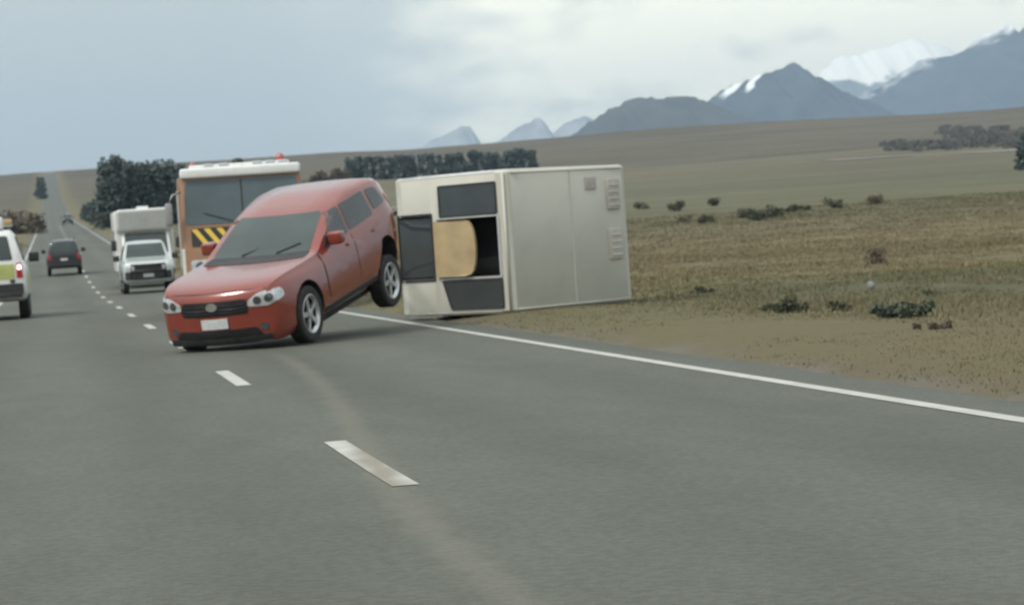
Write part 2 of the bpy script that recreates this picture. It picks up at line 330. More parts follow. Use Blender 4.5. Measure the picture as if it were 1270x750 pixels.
def rockmat(name, rock, snow, lo, hi, stretch, bias, gullies=()):
    m, t, b = principled(name); n, l = t.nodes, t.links
    g = n.new('ShaderNodeNewGeometry'); tcn = n.new('ShaderNodeTexCoord')
    mpp = n.new('ShaderNodeMapping'); mpp.inputs['Scale'].default_value = stretch; mpp.inputs['Rotation'].default_value = (0, .65, 0); l.new(g.outputs['Position'], mpp.inputs['Vector'])
    q = n.new('ShaderNodeTexNoise'); q.inputs['Scale'].default_value = 1; q.inputs['Detail'].default_value = 6; l.new(mpp.outputs[0], q.inputs['Vector'])
    sx = n.new('ShaderNodeSeparateXYZ'); l.new(g.outputs['Position'], sx.inputs[0])
    h = n.new('ShaderNodeMapRange'); h.inputs[1].default_value = lo; h.inputs[2].default_value = hi; l.new(sx.outputs['Z'], h.inputs[0])
    ad = n.new('ShaderNodeMath'); ad.operation = 'ADD'; l.new(h.outputs[0], ad.inputs[0]); l.new(q.outputs['Fac'], ad.inputs[1])
    st = n.new('ShaderNodeMapRange'); st.inputs[1].default_value = bias; st.inputs[2].default_value = bias+.08; l.new(ad.outputs[0], st.inputs[0])
    mask = st.outputs[0]
    def mt(op, a, b_=0.0):
        m_ = n.new('ShaderNodeMath'); m_.operation = op; m_.use_clamp = op == 'MAXIMUM'
        for i, q_ in enumerate((a, b_)):
            if isinstance(q_, (int, float)): m_.inputs[i].default_value = q_
            else: l.new(q_, m_.inputs[i])
        return m_.outputs[0]
    qg = n.new('ShaderNodeTexNoise'); qg.inputs['Scale'].default_value = .02; qg.inputs['Detail'].default_value = 5; l.new(g.outputs['Position'], qg.inputs['Vector'])
    for (a0, a1, wd, soft) in gullies:           # white band from a0 down to a1: gully snow, painted cloud on the range
        dx, dz = a1.x-a0.x, a1.z-a0.z; ln = math.hypot(dx, dz); dx /= ln; dz /= ln
        al = mt('ADD', mt('MULTIPLY', mt('SUBTRACT', sx.outputs['X'], a0.x), dx), mt('MULTIPLY', mt('SUBTRACT', sx.outputs['Z'], a0.z), dz))
        ac = mt('SUBTRACT', mt('MULTIPLY', mt('SUBTRACT', sx.outputs['X'], a0.x), dz), mt('MULTIPLY', mt('SUBTRACT', sx.outputs['Z'], a0.z), dx))
        ac = mt('ABSOLUTE', mt('ADD', ac, mt('MULTIPLY', mt('SUBTRACT', qg.outputs['Fac'], .5), wd*1.6)))
        m1 = n.new('ShaderNodeMapRange'); m1.inputs[1].default_value = wd*(.5-soft); m1.inputs[2].default_value = wd*(.55+soft); m1.inputs[3].default_value = 1; m1.inputs[4].default_value = 0; l.new(ac, m1.inputs[0])
        m2 = n.new('ShaderNodeMapRange'); m2.inputs[1].default_value = ln*.85; m2.inputs[2].default_value = ln*1.05; m2.inputs[3].default_value = 1; m2.inputs[4].default_value = 0; l.new(al, m2.inputs[0])
        mask = mt('MAXIMUM', mask, mt('MULTIPLY', m1.outputs[0], m2.outputs[0]))
    q2 = n.new('ShaderNodeTexNoise'); q2.inputs['Scale'].default_value = .01; q2.inputs['Detail'].default_value = 6; l.new(g.outputs['Position'], q2.inputs['Vector'])
    rc = n.new('ShaderNodeValToRGB'); rc.color_ramp.elements[0].position = .3; rc.color_ramp.elements[1].position = .7
    rc.color_ramp.elements[0].color = (*[c*.75 for c in rock], 1); rc.color_ramp.elements[1].color = (*[c*1.3 for c in rock], 1); l.new(q2.outputs['Fac'], rc.inputs[0])
    mm = n.new('ShaderNodeMixRGB'); l.new(mask, mm.inputs[0]); l.new(rc.outputs[0], mm.inputs[1]); mm.inputs[2].default_value = (*snow, 1)
    l.new(mm.outputs[0], b.inputs['Base Color']); b.inputs['Roughness'].default_value = .9; b.inputs['Specular IOR Level'].default_value = .1
    return m

# ------------------------------------------------------------------ mesh helpers
def link(name, verts, faces, m, parent=None, smooth=False, loc=None):
    me = bpy.data.meshes.new(name); me.from_pydata([tuple(v) for v in verts], [], faces); me.update()
    for x in (m if isinstance(m, (list, tuple)) else [m]): me.materials.append(x)
    if smooth:
        me.polygons.foreach_set('use_smooth', [True]*len(me.polygons))
    o = bpy.data.objects.new(name, me); C.objects.link(o)
    if parent: o.parent = parent
    if loc is not None: o.location = loc
    return o
def tag(o, label=None, cat=None, group=None, kind=None):
    if label: o['label'] = label
    if cat: o['category'] = cat
    if group: o['group'] = group
    if kind: o['kind'] = kind
    return o
def thing(name, label, cat, loc, rz=0, group=None, pitch=0):
    o = bpy.data.objects.new(name, None); C.objects.link(o); o.empty_display_size = .3
    o.location = loc; o.rotation_euler = (0, pitch, rz)
    return tag(o, label, cat, group)
def box(name, lo, hi, m, parent=None, bev=.01, seg=2, taper=None):
    bm = bmesh.new(); bmesh.ops.create_cube(bm, size=1)
    c = [(lo[i]+hi[i])/2 for i in range(3)]; d = [hi[i]-lo[i] for i in range(3)]
    for v_ in bm.verts:
        v_.co = Vector([c[i]+v_.co[i]*d[i] for i in range(3)])
        if taper: v_.co = taper(v_.co)
    if bev: bmesh.ops.bevel(bm, geom=bm.edges[:], offset=bev, segments=seg, affect='EDGES', profile=.6)
    me = bpy.data.meshes.new(name); bm.to_mesh(me); bm.free(); me.materials.append(m)
    if bev and seg > 1: me.polygons.foreach_set('use_smooth', [True]*len(me.polygons)); me.set_sharp_from_angle(angle=.6)
    o = bpy.data.objects.new(name, me); C.objects.link(o)
    if parent: o.parent = parent
    return o
def tube(name, pts, r, m, parent=None, n=8):
    V, F = [], []
    pts = [Vector(p) for p in pts]
    for i, p in enumerate(pts):
        d = (pts[min(i+1, len(pts)-1)]-pts[max(i-1, 0)]).normalized()
        a = d.cross(Vector((0, 0, 1)) if abs(d.z) < .9 else Vector((1, 0, 0))).normalized(); b_ = d.cross(a)
        rr = r[i] if isinstance(r, (list, tuple)) else r
        for k in range(n): V.append(p + a*math.cos(2*PI*k/n)*rr + b_*math.sin(2*PI*k/n)*rr)
    for i in range(len(pts)-1):
        for k in range(n): F.append((i*n+k, i*n+(k+1) % n, (i+1)*n+(k+1) % n, (i+1)*n+k))
    F.append(tuple(range(n))[::-1]); F.append(tuple(range((len(pts)-1)*n, len(pts)*n)))
    return link(name, V, F, m, parent, True)
def lathe(prof, n=32):
    """closed profile (r, y) swept about the y axis"""
    V, F = [], []; k = len(prof)
    for i in range(n):
        a_ = 2*PI*i/n
        for r, y in prof: V.append((r*math.cos(a_), y, r*math.sin(a_)))
    for i in range(n):
        for j in range(k): F.append((i*k+j, i*k+(j+1) % k, ((i+1) % n)*k+(j+1) % k, ((i+1) % n)*k+j))
    return V, F
def pchip(xs, ys, q):
    xs = np.array(xs, float); ys = np.array(ys, float); h = np.diff(xs); d = np.diff(ys)/h
    m_ = np.zeros_like(ys); m_[0] = d[0]; m_[-1] = d[-1]
    for i in range(1, len(ys)-1):
        if d[i-1]*d[i] > 0: m_[i] = 2*d[i-1]*d[i]/(d[i-1]+d[i])
    q = np.array(q, float); i = np.clip(np.searchsorted(xs, q)-1, 0, len(h)-1); t_ = (q-xs[i])/h[i]
    return (2*t_**3-3*t_**2+1)*ys[i]+(t_**3-2*t_**2+t_)*h[i]*m_[i]+(-2*t_**3+3*t_**2)*ys[i+1]+(t_**3-t_**2)*h[i]*m_[i+1]
def rounded(poly, r, n=4):
    out_ = []; k = len(poly)
    for i in range(k):
        p = Vector((*poly[i], 0)); a_ = Vector((*poly[i-1], 0)); b_ = Vector((*poly[(i+1) % k], 0))
        da, db = (a_-p), (b_-p); ra = min(r, da.length*.45, db.length*.45)
        s_, e_ = p+da.normalized()*ra, p+db.normalized()*ra
        for j in range(n+1):
            t_ = j/n; q = s_*(1-t_)**2 + p*2*t_*(1-t_) + e_*t_**2; out_.append((q.x, q.y))
    return out_

# ------------------------------------------------------------------ cars: a lofted shell, wheel wells cut in, panels laid on its surface
class Car:
    # local axes: x from the front axle to the rear, y to the car's right, z up
    def __init__(self, root, stations, paint, wheels, wr, arch, track):
        self.root = root
        st = np.array(stations, float); k = len(st); ts = np.arange(k); q = np.linspace(0, k-1, (k-1)*3+1)
        P = np.stack([pchip(ts, st[:, c], q) for c in range(st.shape[1])], 1)
        V, F = [], []; half = 14; n_ = 2*half-2
        for (x, zb, wm, zbelt, zt, bow) in P:
            h = zt-zbelt; hb = zbelt-zb; wl = wm-.05
            H = [(0, zb), (.5*wl, zb), (wl-.06, zb), (wl, zb+.05), (wm-.01, zb+.2*hb), (wm, zb+.45*hb), (wm-.004, zb+.7*hb), (wm-.025, zb+.92*hb), (wm-.06, zbelt),
                 (wm-.07-.09*h, zbelt+.35*h), (wm-.075-.22*h, zbelt+.84*h), (wm-.125-.27*h, zbelt+.965*h), ((wm-.125-.27*h)*.5, zbelt+.993*h), (0, zt)]
            ring = H + [(-y, z) for y, z in H[-2:0:-1]]
            for y, z in ring: V.append((x + bow*(y/wm)**2, y, z))
        m_ = len(P)
        for i in range(m_-1):
            for j in range(n_): F.append((i*n_+j, (i+1)*n_+j, (i+1)*n_+(j+1) % n_, i*n_+(j+1) % n_))
        for row, rev in ((0, False), (m_-1, True)):      # bowed nose and tail caps
            x, zb, wm, zbelt, zt, bow = P[row]; b0 = row*n_; grid = []
            for j in range(2, 12):
                if j == 2: grid.append([b0+2, b0+1, b0, b0+n_-1, b0+n_-2]); continue
                if j == 11: grid.append([b0+11, b0+12, b0+13, b0+14, b0+15]); continue
                y, z = V[b0+j][1], V[b0+j][2]; ids = [b0+j]
                for fr in (.5, 0, -.5): V.append((x+bow*(y*fr/wm)**2, y*fr, z)); ids.append(len(V)-1)
                grid.append(ids+[b0+n_-j])
            for r in range(len(grid)-1):
                for q_ in range(4):
                    fc_ = (grid[r][q_], grid[r+1][q_], grid[r+1][q_+1], grid[r][q_+1]); F.append(fc_[::-1] if rev else fc_)
        o = link('body', V, F, [paint, MT['under']], root, True)
        bm = bmesh.new(); bm.from_mesh(o.data); bmesh.ops.recalc_face_normals(bm, faces=bm.faces); bm.to_mesh(o.data)
        self.bvh = BVHTree.FromBMesh(bm); bm.free()
        # wheel wells
        cv, cf = [], []
        for (wx, wz) in arch['pos']:
            for sgn in (-1, 1):
                b0 = len(cv); nn = 36
                for y in (track-.19, 1.3):
                    for i in range(nn): cv.append((wx+arch['r']*math.cos(2*PI*i/nn), sgn*y, wz+arch['r']*math.sin(2*PI*i/nn)))
                for i in range(nn): cf.append((b0+i, b0+(i+1) % nn, b0+nn+(i+1) % nn, b0+nn+i))
                cf.append(tuple(range(b0, b0+nn))[::-1]); cf.append(tuple(range(b0+nn, b0+2*nn)))
        cut = link('cutter', cv, cf, [MT['under']])
        bm = bmesh.new(); bm.from_mesh(cut.data); bmesh.ops.recalc_face_normals(bm, faces=bm.faces); bm.to_mesh(cut.data); bm.free()
        md = o.modifiers.new('b', 'BOOLEAN'); md.operation = 'DIFFERENCE'; md.object = cut; md.solver = 'EXACT'; md.material_mode = 'TRANSFER'
        bpy.context.view_layer.update()
        ev = o.evaluated_get(bpy.context.evaluated_depsgraph_get()); me = bpy.data.meshes.new_from_object(ev)
        o.modifiers.clear(); o.data = me; bpy.data.objects.remove(cut)
        me.polygons.foreach_set('use_smooth', [True]*len(me.polygons)); me.set_sharp_from_angle(angle=.7)
        self.body = o
        for (wx, wz, steer) in wheels:
            for sgn in (-1, 1): self.wheel(wx, sgn*track, wz, wr, sgn, steer)
    def wheel(self, x, y, z, r, sgn, steer=0):
        key = ('wheel', round(r, 3))
        if key not in CACHE:
            w_ = .11
            tv = lathe([(r*.66, -w_*.9), (r*.80, -w_), (r*.94, -w_*.96), (r, -w_*.72), (r, w_*.72), (r*.94, w_*.96), (r*.80, w_), (r*.66, w_*.9)], 40)
            hv = lathe([(.02, -.02), (r*.6, -.02), (r*.6, .02), (.02, .02)], 24)
            V, F = lathe([(r*.60, w_*.5), (r*.70, w_*.92), (r*.665, w_*.97), (r*.58, w_*.62)], 40)
            V = list(V); F = list(F)
            for k in range(5):
                for d in (0.0,):
                    a0 = 2*PI*k/5 + .3
                    def pt(rad, off, yy): return (rad*math.cos(a0)-off*math.sin(a0), yy, rad*math.sin(a0)+off*math.cos(a0))
                    b0 = len(V); i0, i1 = r*.10, r*.62
                    o0, o1 = d*r*.5, d*r*1.25; hw = r*.085
                    for rad, off, yy in ((i0, o0, w_*.75), (i1, o1, w_*.80)):
                        V += [pt(rad, off-hw, yy), pt(rad, off+hw, yy), pt(rad, off+hw, yy-.03), pt(rad, off-hw, yy-.03)]
                    for j in range(4): F.append((b0+j, b0+(j+1) % 4, b0+4+(j+1) % 4, b0+4+j))
                    F.append((b0+3, b0+2, b0+1, b0)); F.append((b0+4, b0+5, b0+6, b0+7))
            b0 = len(V); nn = 16
            for yy, rr in ((w_*.5, r*.17), (w_*.85, r*.16), (w_*.88, r*.1)):
                for i in range(nn): V.append((rr*math.cos(2*PI*i/nn), yy, rr*math.sin(2*PI*i/nn)))
            for j in range(2):
                for i in range(nn): F.append((b0+j*nn+i, b0+j*nn+(i+1) % nn, b0+(j+1)*nn+(i+1) % nn, b0+(j+1)*nn+i))
            F.append(tuple(range(b0+2*nn, b0+3*nn)))
            CACHE[key] = (tv, hv, (V, F))
        tv, hv, rv = CACHE[key]
        def make(nm, vf, mm, par):
            kk = key + (nm,)
            if kk in CACHE: o = bpy.data.objects.new(nm, CACHE[kk]); C.objects.link(o); o.parent = par
            else:
                o = link(nm, vf[0], vf[1], mm, par, True); o.data.set_sharp_from_angle(angle=.5); CACHE[kk] = o.data
            return o
        wo = make('wheel', hv, MT['under'], self.root); wo.location = (x, y, z); wo.rotation_euler = (0, rnd.random()*.5, (0 if sgn > 0 else PI) + steer)
        make('tyre', tv, MT['tyre'], wo); make('rim', rv, MT['alloy'], wo)
        return wo
    def patch(self, name, outline, axis, m_, off=.006, rnd_=.03, parent=None, skirt=.02, rings=4, seg=.09):
        if rnd_: outline = rounded(outline, rnd_)
        pts = []
        for i in range(len(outline)):
            a_, b_ = outline[i], outline[(i+1) % len(outline)]
            k = max(1, int(math.hypot(b_[0]-a_[0], b_[1]-a_[1])/seg))
            pts += [(a_[0]+(b_[0]-a_[0])*j/k, a_[1]+(b_[1]-a_[1])*j/k) for j in range(k)]
        cx = sum(p[0] for p in pts)/len(pts); cy = sum(p[1] for p in pts)/len(pts)
        ax, sg = axis[0], (1 if axis[1] == '+' else -1)
        def cast(a_, b_, o_):
            if ax == 'x': org, d = Vector((sg*9, a_, b_)), Vector((-sg, 0, 0))
            elif ax == 'y': org, d = Vector((a_, sg*9, b_)), Vector((0, -sg, 0))
            else: org, d = Vector((a_, b_, sg*9)), Vector((0, 0, -sg))
            h, nrm, _, _ = self.bvh.ray_cast(org, d)
            if h is None:
                q = Vector(org); q['xyz'.index(ax)] = sg*.5 if ax != 'x' else (-.7 if sg < 0 else 3)
                h, nrm, _, _ = self.bvh.find_nearest(q)
            if nrm.dot(d) > 0: nrm = -nrm
            return h + nrm*o_
        V, F = [], []; n_ = len(pts)
        V += [cast(*p, -skirt) for p in pts]
        for r in range(rings):
            t_ = 1-r/rings
            V += [cast(cx+(p[0]-cx)*t_, cy+(p[1]-cy)*t_, off) for p in pts]
        V.append(cast(cx, cy, off))
        for r in range(rings):
            for i in range(n_): F.append((r*n_+i, r*n_+(i+1) % n_, (r+1)*n_+(i+1) % n_, (r+1)*n_+i))
        for i in range(n_): F.append((rings*n_+i, rings*n_+(i+1) % n_, (rings+1)*n_))
        o = link(name, V, F, m_, parent or self.root, True)
        bm = bmesh.new(); bm.from_mesh(o.data); bmesh.ops.recalc_face_normals(bm, faces=bm.faces); bm.to_mesh(o.data); bm.free()
        o.data.set_sharp_from_angle(angle=.8)
        return o
    def both(self, name, outline, m_, **k):
        return [self.patch(name, outline, 'y-', m_, **k), self.patch(name, outline, 'y+', m_, **k)]
    def line(self, name, a_, b_, w_, axis, m_, parent=None, off=.003):
        d = Vector((b_[0]-a_[0], b_[1]-a_[1])).normalized(); p = Vector((-d.y, d.x))*w_/2
        return self.patch(name, [(a_[0]+p.x, a_[1]+p.y), (b_[0]+p.x, b_[1]+p.y), (b_[0]-p.x, b_[1]-p.y), (a_[0]-p.x, a_[1]-p.y)], axis, m_, off, 0, parent, .004, 2, .12)
CACHE = {}
def mirror_y(poly): return [(-a_, b_) for a_, b_ in poly]

# ------------------------------------------------------------------ the setting: ground, road, markings, mountains
def spaced(a_, b_, first, grow):
    o_ = [a_]; d = first
    while o_[-1] < b_: o_.append(o_[-1]+d); d *= grow
    return o_
ys = [-y for y in spaced(0, 200, 6, 1.3)][::-1][:-1] + spaced(0, 1500, 1.2, 1.017) + spaced(1530, 13000, 60, 1.25)
xr = spaced(XC+LANE+.3, 9000, .5, 1.055); xl = [2*XC-x for x in xr][::-1]
xs = xl + [XC] + xr
V, F = [], []
for y in ys:
    k = 1 + max(0, y-200)/3000
    for x in xs: V.append((x, y, ground_z(x, y) - (.06 if abs(x-XC) < LANE+.45 else 0.0)))
nx = len(xs)
for i in range(len(ys)-1):
    for j in range(nx-1): F.append((i*nx+j, i*nx+j+1, (i+1)*nx+j+1, (i+1)*nx+j))
tag(link('ground', V, F, MT['land'], None, True), 'tussock plain of brown and olive grass rising to the hills', 'ground', kind='structure')

# road: one slightly cambered sheet with ragged seal edges
V, F = [], []
ry = [y for y in ys if -200 <= y <= 1500]
lat = [-LANE-.62, -LANE-.5, -LANE*.5, 0, LANE*.5, LANE+.5, LANE+.62]
for y in ry:
    for j, dx in enumerate(lat):
        e_ = noise.noise(Vector((y*.35, j*7, 0)))*.12 if abs(dx) > LANE+.4 else 0
        V.append((XC+dx+e_, y, road_z(y) + .012 - (.05 if abs(dx) > LANE+.55 else 0)))
for i in range(len(ry)-1):
    for j in range(len(lat)-1): k = len(lat); F.append((i*k+j, i*k+j+1, (i+1)*k+j+1, (i+1)*k+j))
road = tag(link('road', V, F, MT['asphalt'], None, True), 'grey two lane chip seal road running to the hills', 'road', kind='structure')
def strip(name, x, w_, y0, y1, dz=.016, m_=None, step=None):
    n_ = max(1, int((y1-y0)/(step or 3))); V, F = [], []
    for i in range(n_+1):
        y = y0+(y1-y0)*i/n_
        wob = noise.noise(Vector((y*.8, x, 5)))*.008
        V += [(x-w_/2+wob, y, road_z(y)+dz), (x+w_/2+wob, y, road_z(y)+dz)]
    for i in range(n_): F.append((2*i, 2*i+1, 2*i+3, 2*i+2))
    return link(name, V, F, m_ or MT['line'], road)
for side in (-1, 1): strip('edge_line', XC+side*LANE, .125, -60, 700, step=4)
for k in range(-3, 42):
    y0 = 11.56+10*k
    strip('lane_dash', XC, .135, y0, y0+3, step=1)
# pale gravel track crossing the plain
V, F = [], []
pts = [hit(x, y) for x, y in ((1030, 200), (1080, 197), (1130, 194), (1180, 192), (1230, 189), (1290, 186), (1380, 182))]
for p in pts:
    V += [(p.x, p.y-6, ground_z(p.x, p.y-6)+.25), (p.x, p.y+6, ground_z(p.x, p.y+6)+.25)]
for i in range(len(pts)-1): F.append((2*i, 2*i+2, 2*i+3, 2*i+1))
tag(link('gravel_track', V, F, mat('track_gravel', (.24, .22, .2), .9, 0, .15, .05)), 'pale gravel track across the far plain', 'path', kind='structure')

# mountains: ridge lines with gullied faces
def mountain(name, sil, Y, depth, m_, label, seed, rough=.2, front=1.0):
    sil = [(x, at_y(x, y, Y)) for x, y in sil]
    X0, X1 = sil[0][1].x, sil[-1][1].x
    nu, nv = 150, 40; V, F = [], []
    sx_ = [p.x for _, p in sil]; sz_ = [p.z for _, p in sil]
    base = 20
    H = (max(sz_)-base)
    for v_ in range(nv+1):
        t_ = v_/nv*2-1            # -1 foot in front, 0 ridge, 1 back
        for u in range(nu+1):
            x = X0+(X1-X0)*u/nu
            rz = float(np.interp(x, sx_, sz_)) + noise.noise(Vector((x/H*6, seed, 0)))*.03*H + noise.noise(Vector((x/H*22, seed, 4)))*.018*H
            k = 1-abs(t_)
            prof = k**1.15
            gul = abs(noise.noise(Vector((x/H*3.2+t_*.8, t_*.9, seed))))*rough + abs(noise.noise(Vector((x/H*8, t_*2.5, seed+3))))*rough*.45
            z = base + (rz-base)*prof - gul*H*.9*(math.sin(PI*min(1, k*1.0)))*(.25 + .75*k)*(1 if t_ < 0 else 0)
            V.append((x + noise.noise(Vector((t_*3, seed, x/H)))*H*.1*(1-k), Y+t_*depth*front, max(z, base-5)))
    for v_ in range(nv):
        for u in range(nu): a_ = v_*(nu+1)+u; F.append((a_, a_+1, a_+nu+2, a_+nu+1))
    return tag(link(name, V, F, m_, None, True), label, 'mountain', kind='structure')
rk_hill = rockmat('hill_tussock', (.06, .062, .058), (.8, .8, .8), 9000, 9999, (.01, .002, .004), 1.5)
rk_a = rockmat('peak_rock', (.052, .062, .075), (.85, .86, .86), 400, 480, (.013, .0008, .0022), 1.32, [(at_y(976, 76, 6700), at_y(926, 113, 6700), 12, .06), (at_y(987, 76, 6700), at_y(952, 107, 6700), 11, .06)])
rk_b = rockmat('range_rock', (.055, .067, .082), (.85, .86, .86), 600, 800, (.008, .0008, .003), 1.12, [(at_y(1150, 66, 8300), at_y(1055, 112, 8300), 75, .4), (at_y(1215, 46, 8400), at_y(1130, 76, 8400), 42, .4)])  # the two wide soft bands paint white cloud over the ridge
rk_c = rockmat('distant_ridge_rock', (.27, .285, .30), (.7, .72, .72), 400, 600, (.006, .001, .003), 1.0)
mountain('hill', [(660, 190), (700, 172), (722, 158), (755, 136), (790, 121), (815, 123), (833, 121), (850, 118), (870, 123), (905, 138), (935, 150), (975, 166), (1010, 178)],
         5600, 1000, rk_hill, 'dark rounded hill in front of the snowy peaks', 3, .12)
mountain('mountain', [(800, 170), (850, 142), (880, 122), (905, 109), (930, 98), (955, 88), (985, 79), (1005, 91), (1030, 104), (1060, 119), (1090, 131), (1130, 150)],
         7000, 1500, rk_a, 'blue pointed peak with two white snow gullies', 8, .4)
mountain('mountain_range', [(960, 165), (1020, 142), (1060, 122), (1090, 108), (1115, 92), (1135, 78), (1170, 70), (1200, 58), (1225, 44), (1250, 30), (1262, 44), (1275, 28), (1310, 15), (1350, 30), (1420, 20), (1500, 60), (1600, 110)],
         8600, 2000, rk_b, 'long blue mountain range rising to a jagged crest', 12, .38)
rk_s = rockmat('cloud_white', (.16, .18, .2), (.86, .86, .82), 440, 760, (.006, .0008, .006), .86)  # white mountain added in place of the low cloud between the peaks
mountain('cloud_mountain', [(940, 170), (985, 120), (1015, 92), (1045, 72), (1075, 64), (1105, 55), (1140, 50), (1175, 60), (1230, 90), (1300, 150)],
         10200, 1500, rk_s, 'white mountain shape standing in for the cloud behind the peaks', 17, .2)
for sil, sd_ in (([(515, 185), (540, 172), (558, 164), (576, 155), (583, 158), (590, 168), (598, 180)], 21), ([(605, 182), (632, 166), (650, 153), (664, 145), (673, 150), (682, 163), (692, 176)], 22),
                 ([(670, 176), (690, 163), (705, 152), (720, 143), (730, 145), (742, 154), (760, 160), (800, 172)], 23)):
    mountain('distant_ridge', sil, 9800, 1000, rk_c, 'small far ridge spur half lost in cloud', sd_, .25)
# ------------------------------------------------------------------ the red car, nose down with its tail in the air
def place(o, X, Y, z, heading, pitch=0, roll=0):
    """heading: world angle of local +x (towards the car's tail)"""
    R_ = Matrix.Rotation(heading, 4, 'Z') @ Matrix.Rotation(pitch, 4, 'Y') @ Matrix.Rotation(roll, 4, 'X')
    o.matrix_world = Matrix.Translation((X, Y, z)) @ R_
red = thing('red_car', 'red crossover with its tail lifted, jackknifed against the overturned caravan', 'car', (0, 0, 0))
ST = [(-.93, .38, .66, .62, .68, .14), (-.91, .29, .72, .74, .80, .14), (-.86, .24, .78, .83, .89, .135), (-.76, .22, .83, .89, .945, .125), (-.5, .21, .875, .93, .99, .10), (0, .21, .90, .965, 1.045, .08),
      (.35, .21, .905, .99, 1.08, .08), (.55, .21, .905, 1.0, 1.105, .09), (.78, .21, .905, 1.02, 1.235, .10), (1.02, .21, .905, 1.035, 1.37, .10), (1.25, .21, .905, 1.05, 1.49, .09), (1.48, .21, .905, 1.06, 1.585, .07),
      (1.78, .21, .905, 1.075, 1.645, .03), (2.25, .22, .905, 1.09, 1.682, 0), (2.7, .23, .90, 1.11, 1.678, -.03), (3.02, .25, .89, 1.13, 1.645, -.08), (3.18, .28, .875, 1.13, 1.60, -.12), (3.29, .30, .86, 1.12, 1.45, -.14), (3.37, .33, .84, 1.08, 1.22, -.15), (3.42, .38, .80, .95, 1.02, -.15), (3.44, .45, .74, .80, .86, -.15)]
ST = [(a, b, c_, d, (e_ if e_ < 1.08 or a < .3 else 1.08+(e_-1.08)*.84), f_) for a, b, c_, d, e_, f_ in ST]
def _low(a): return .065*sm(-.6, .5, a)*(1-sm(1.3, 2.4, a))
ST = [(a, b, c_, d-_low(a), e_-_low(a), f_) for a, b, c_, d, e_, f_ in ST]
GZ = lambda poly: [(a, z if z < 1.08 else 1.08+(z-1.08)*.84) for a, z in poly]
DROOP = .21
c = Car(red, ST, MT['red'], [(0, .36, 0.0), (2.66, .36-DROOP, 0)], .36, dict(pos=[(0, .385), (2.66, .37)], r=.41), .785)
c.patch('windscreen', [(-.70, 1.042), (.70, 1.042), (.60, 1.41), (-.60, 1.41)], 'x-', MT['glass'], .005, .05)
c.patch('windscreen_base', [(-.72, 1.015), (.72, 1.015), (.70, 1.045), (-.70, 1.045)], 'x-', MT['black'], .006, .01)
for sgn in ('y-', 'y+'):
    fw = [(.82, 1.025), (1.64, 1.065), (1.63, 1.425), (1.40, 1.395)]
    rw = [(1.70, 1.075), (2.50, 1.12), (2.46, 1.465), (1.69, 1.43)]
    qw = GZ([(2.60, 1.18), (3.05, 1.22), (2.88, 1.50), (2.55, 1.53)])
    for nm, wx0, wx1, win, hx in (('front_door', .62, 1.66, fw, 1.42), ('rear_door', 1.66, 2.50, rw, 2.28)):
        d = c.patch(nm, [(wx0, .42), (wx1 - (.22 if wx1 > 2 else 0), .40), (wx1, .72 if wx1 > 2 else .5), (wx1, 1.045), (wx0, 1.0)], sgn, MT['red'], .004, .04, rings=3)
        c.patch('window', win, sgn, MT['glass_side'], .006, .04, parent=d)
        c.patch('handle', [(hx, .915), (hx+.18, .925), (hx+.18, .955), (hx, .945)], sgn, MT['red'], .03, .012, parent=d, rings=2)
    for xs0 in (.62, 1.66): c.line('door_seam', (xs0, .43), (xs0, 1.0+.03*(xs0 > 1)), .016, sgn, MT['black'], None, .0065)
    c.patch('quarter_window', qw, sgn, MT['glass_side'], .006, .05)
    c.patch('sill_trim', [(.46, .27), (2.22, .27), (2.20, .335), (.48, .335)], sgn, MT['black'], .012, .01)
    y = -1 if sgn == 'y-' else 1
    mo = box('side_mirror', (.96, y*.92-.10, 1.03), (1.12, y*.92+.10, 1.20), MT['red'], red, .05, 3)
    box('mirror_glass', (1.112, y*.92-.08, 1.05), (1.126, y*.92+.08, 1.18), MT['chrome'], mo, .02, 2)
    tube('mirror_arm', [(1.04, y*.78, 1.06), (1.05, y*.88, 1.08)], .03, MT['black'], mo)
    hl = [(y*.45, .70), (y*.70, .68), (y*.84, .74), (y*.82, .865), (y*.62, .86), (y*.47, .78)]
    h = c.patch('headlight', hl, 'x-', MT['lamp'], .01, .04)
    for (yy, zz, rr) in ((.58, .765, .05), (.71, .775, .05)):
        c.patch('lamp_bowl', [(y*yy+rr*math.cos(k*PI/6), zz+rr*math.sin(k*PI/6)) for k in range(12)], 'x-', MT['lamp_dark'], .016, 0, parent=h, rings=2)
    c.patch('fog_lamp', [(y*.62+.055*math.cos(k*PI/6), .43+.05*math.sin(k*PI/6)) for k in range(12)], 'x-', MT['lamp_dark'], .008, 0, rings=2)
    c.patch('tail_light', [(y*.66, .98), (y*.80, .98), (y*.76, 1.28), (y*.68, 1.28)], 'x+', MT['taillamp'], .01, .03)
gr = c.patch('grille', [(-.45, .62), (.45, .62), (.47, .74), (.42, .80), (-.42, .80), (-.47, .74)], 'x-', MT['grille'], .006, .03)
for z in (.66, .70, .745): c.line('slat', (-.41, z), (.41, z), .014, 'x-', MT['black'], gr, .02)
em = c.patch('emblem', [(.075*math.cos(k*PI/8), .735+.05*math.sin(k*PI/8)) for k in range(16)], 'x-', MT['chrome'], .028, 0, parent=gr, rings=2)
c.patch('lower_grille', [(-.60, .34), (.60, .34), (.52, .44), (-.52, .44)], 'x-', MT['grille'], .016, .03, seg=.05, rings=5)
c.patch('bumper_lip', [(-.70, .26), (.70, .26), (.69, .335), (-.69, .335)], 'x-', MT['black'], .022, .02, seg=.05)
c.patch('number_plate', [(-.18, .46), (.18, .46), (.18, .585), (-.18, .585)], 'x-', MT['plate'], .02, .008)
c.line('bonnet_seam', (-.68, .895), (.68, .895), .012, 'x-', MT['black'])
